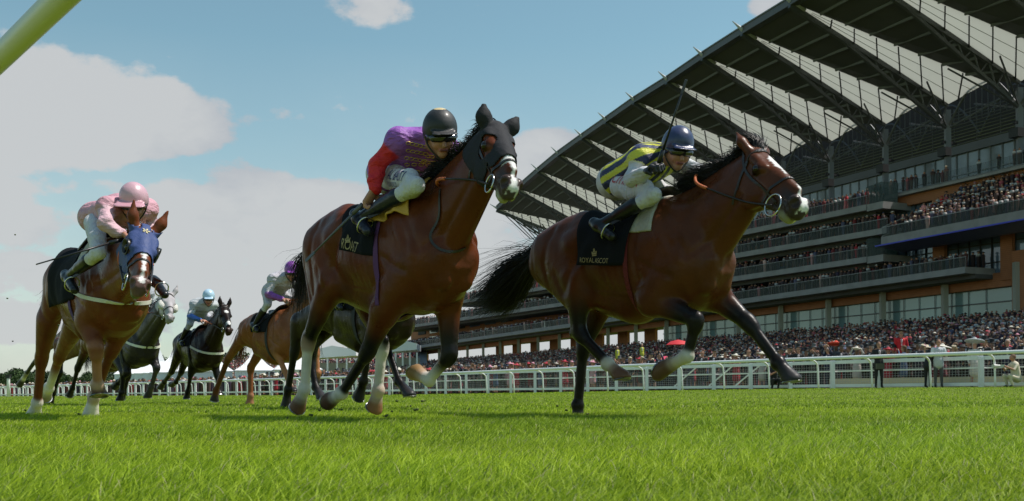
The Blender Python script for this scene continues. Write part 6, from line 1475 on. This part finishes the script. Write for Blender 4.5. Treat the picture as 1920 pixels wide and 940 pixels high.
# G: dark grey with the white face and cheek pieces
GR = (.026, .021, .022)
G_ = Horse('racehorse', 'dark grey racehorse with pale grey face, white cheek pads and white breast strap', 262, 16.6, 50, .97, -.12, .017, GR, dict(
    poll=(314, 557, 0), muzzle=(319, 598), ears=(-.12, -.12, .04), lk=1.12, muzcol=(.14, .12, .12),
    fn=[(234, 655, -.16), (238, 700, -.16), (222, 718, -.15), (216, 724, -.14)], fn_c=BK, fn_n=(-.8, 0, .3),
    ff=[(282, 658, .14), (294, 690, .15), (284, 725, .15), (277, 745, .15)], ff_c=((.05, .045, .05),)*5+(DHOOF,), ff_n=(0, 0, -1),
    hn=[(218, 668, -.18), (232, 700, -.17), (228, 735, -.16), (225, 750, -.15)], hn_c=BK, hn_n=(0, 0, -1),
    hf=[(236, 668, .16), (240, 704, .14), (232, 735, .13), (228, 748, .13)], hf_c=BK, hf_n=(0, 0, -1),
    paint=lambda s, V, C: (lambda q: np.where((((q@s.u) > -.12) & ((q@s.u) < .62) & ((q@s.w) < .20-.1*(q@s.u)) & (np.abs(q@s.sd) < .13))[:, None], np.array((.40, .37, .38))*(1-.35*np.clip((q@s.u-.4)*6, 0, 1))[:, None], C))((V-s.P)/s.s/s.hs)))
rider(G_, 'jockey with pale blue and white cap leaning behind the grey faced horse', dict(torso=(.30, .32, .36), sleeve=(.42, .44, .48), cap=(.45, .66, .78), breech=(.6, .62, .7),
    J=dict(pelvis=(240, 580, 0), chest=(262, 570, 0), neck=(274, 560, 0), head=(291, 548, 0))), CLB, True)
for q in (-1, 1):
    c = G_.g(.20, .02, q*.085); o = MB(); o.tube([c-G_.u*.09, c-G_.u*.04, c+G_.u*.05, c+G_.u*.10], [.03, .055, .055, .03], 12); o.build('cheek_pad', mat('sheepskin', (.62, .60, .55), rough=1, bump=.8, bscale=60), G_.root, True)
quick_hair(G_, HAIR, 24)
# H: bay horse behind the chestnut on the left
H_ = Horse('racehorse', 'bay racehorse with dark legs almost hidden behind the chestnut on the left', 222, 17.2, 48, .98, -.16, .017, (.09, .028, .012), dict(
    poll=(246, 548, 0), muzzle=(262, 600), ears=(-.12, -.12, .04), lk=1.1,
    fn=[(168, 640, -.16), (146, 690, -.16), (136, 728, -.15), (130, 742, -.14)], fn_c=BK, fn_n=(-.5, 0, -1),
    ff=[(212, 655, .14), (188, 695, .15), (178, 728, .15), (174, 742, .15)], ff_c=BK, ff_n=(0, 0, -1),
    hn=[(110, 645, -.18), (112, 700, -.17), (100, 738, -.16), (94, 757, -.15)], hn_c=BK, hn_n=(0, 0, -1),
    hf=[(120, 630, .16), (78, 660, .14), (50, 700, .13), (37, 722, .13)], hf_c=(BLACK, BLACK, BLACK, (.25, .22, .18), SOCK, DHOOF), hf_n=(-.6, 0, -.7)))
rider(H_, 'jockey in pale silks hidden behind the chestnut horse on the left', dict(torso=(.6, .6, .62), sleeve=(.6, .6, .62), cap=(.6, .6, .65),
     J=dict(pelvis=(150, 560, 0), chest=(170, 545, 0), neck=(180, 540, 0), head=(196, 536, 0))))
quick_hair(H_, HAIR, 25)
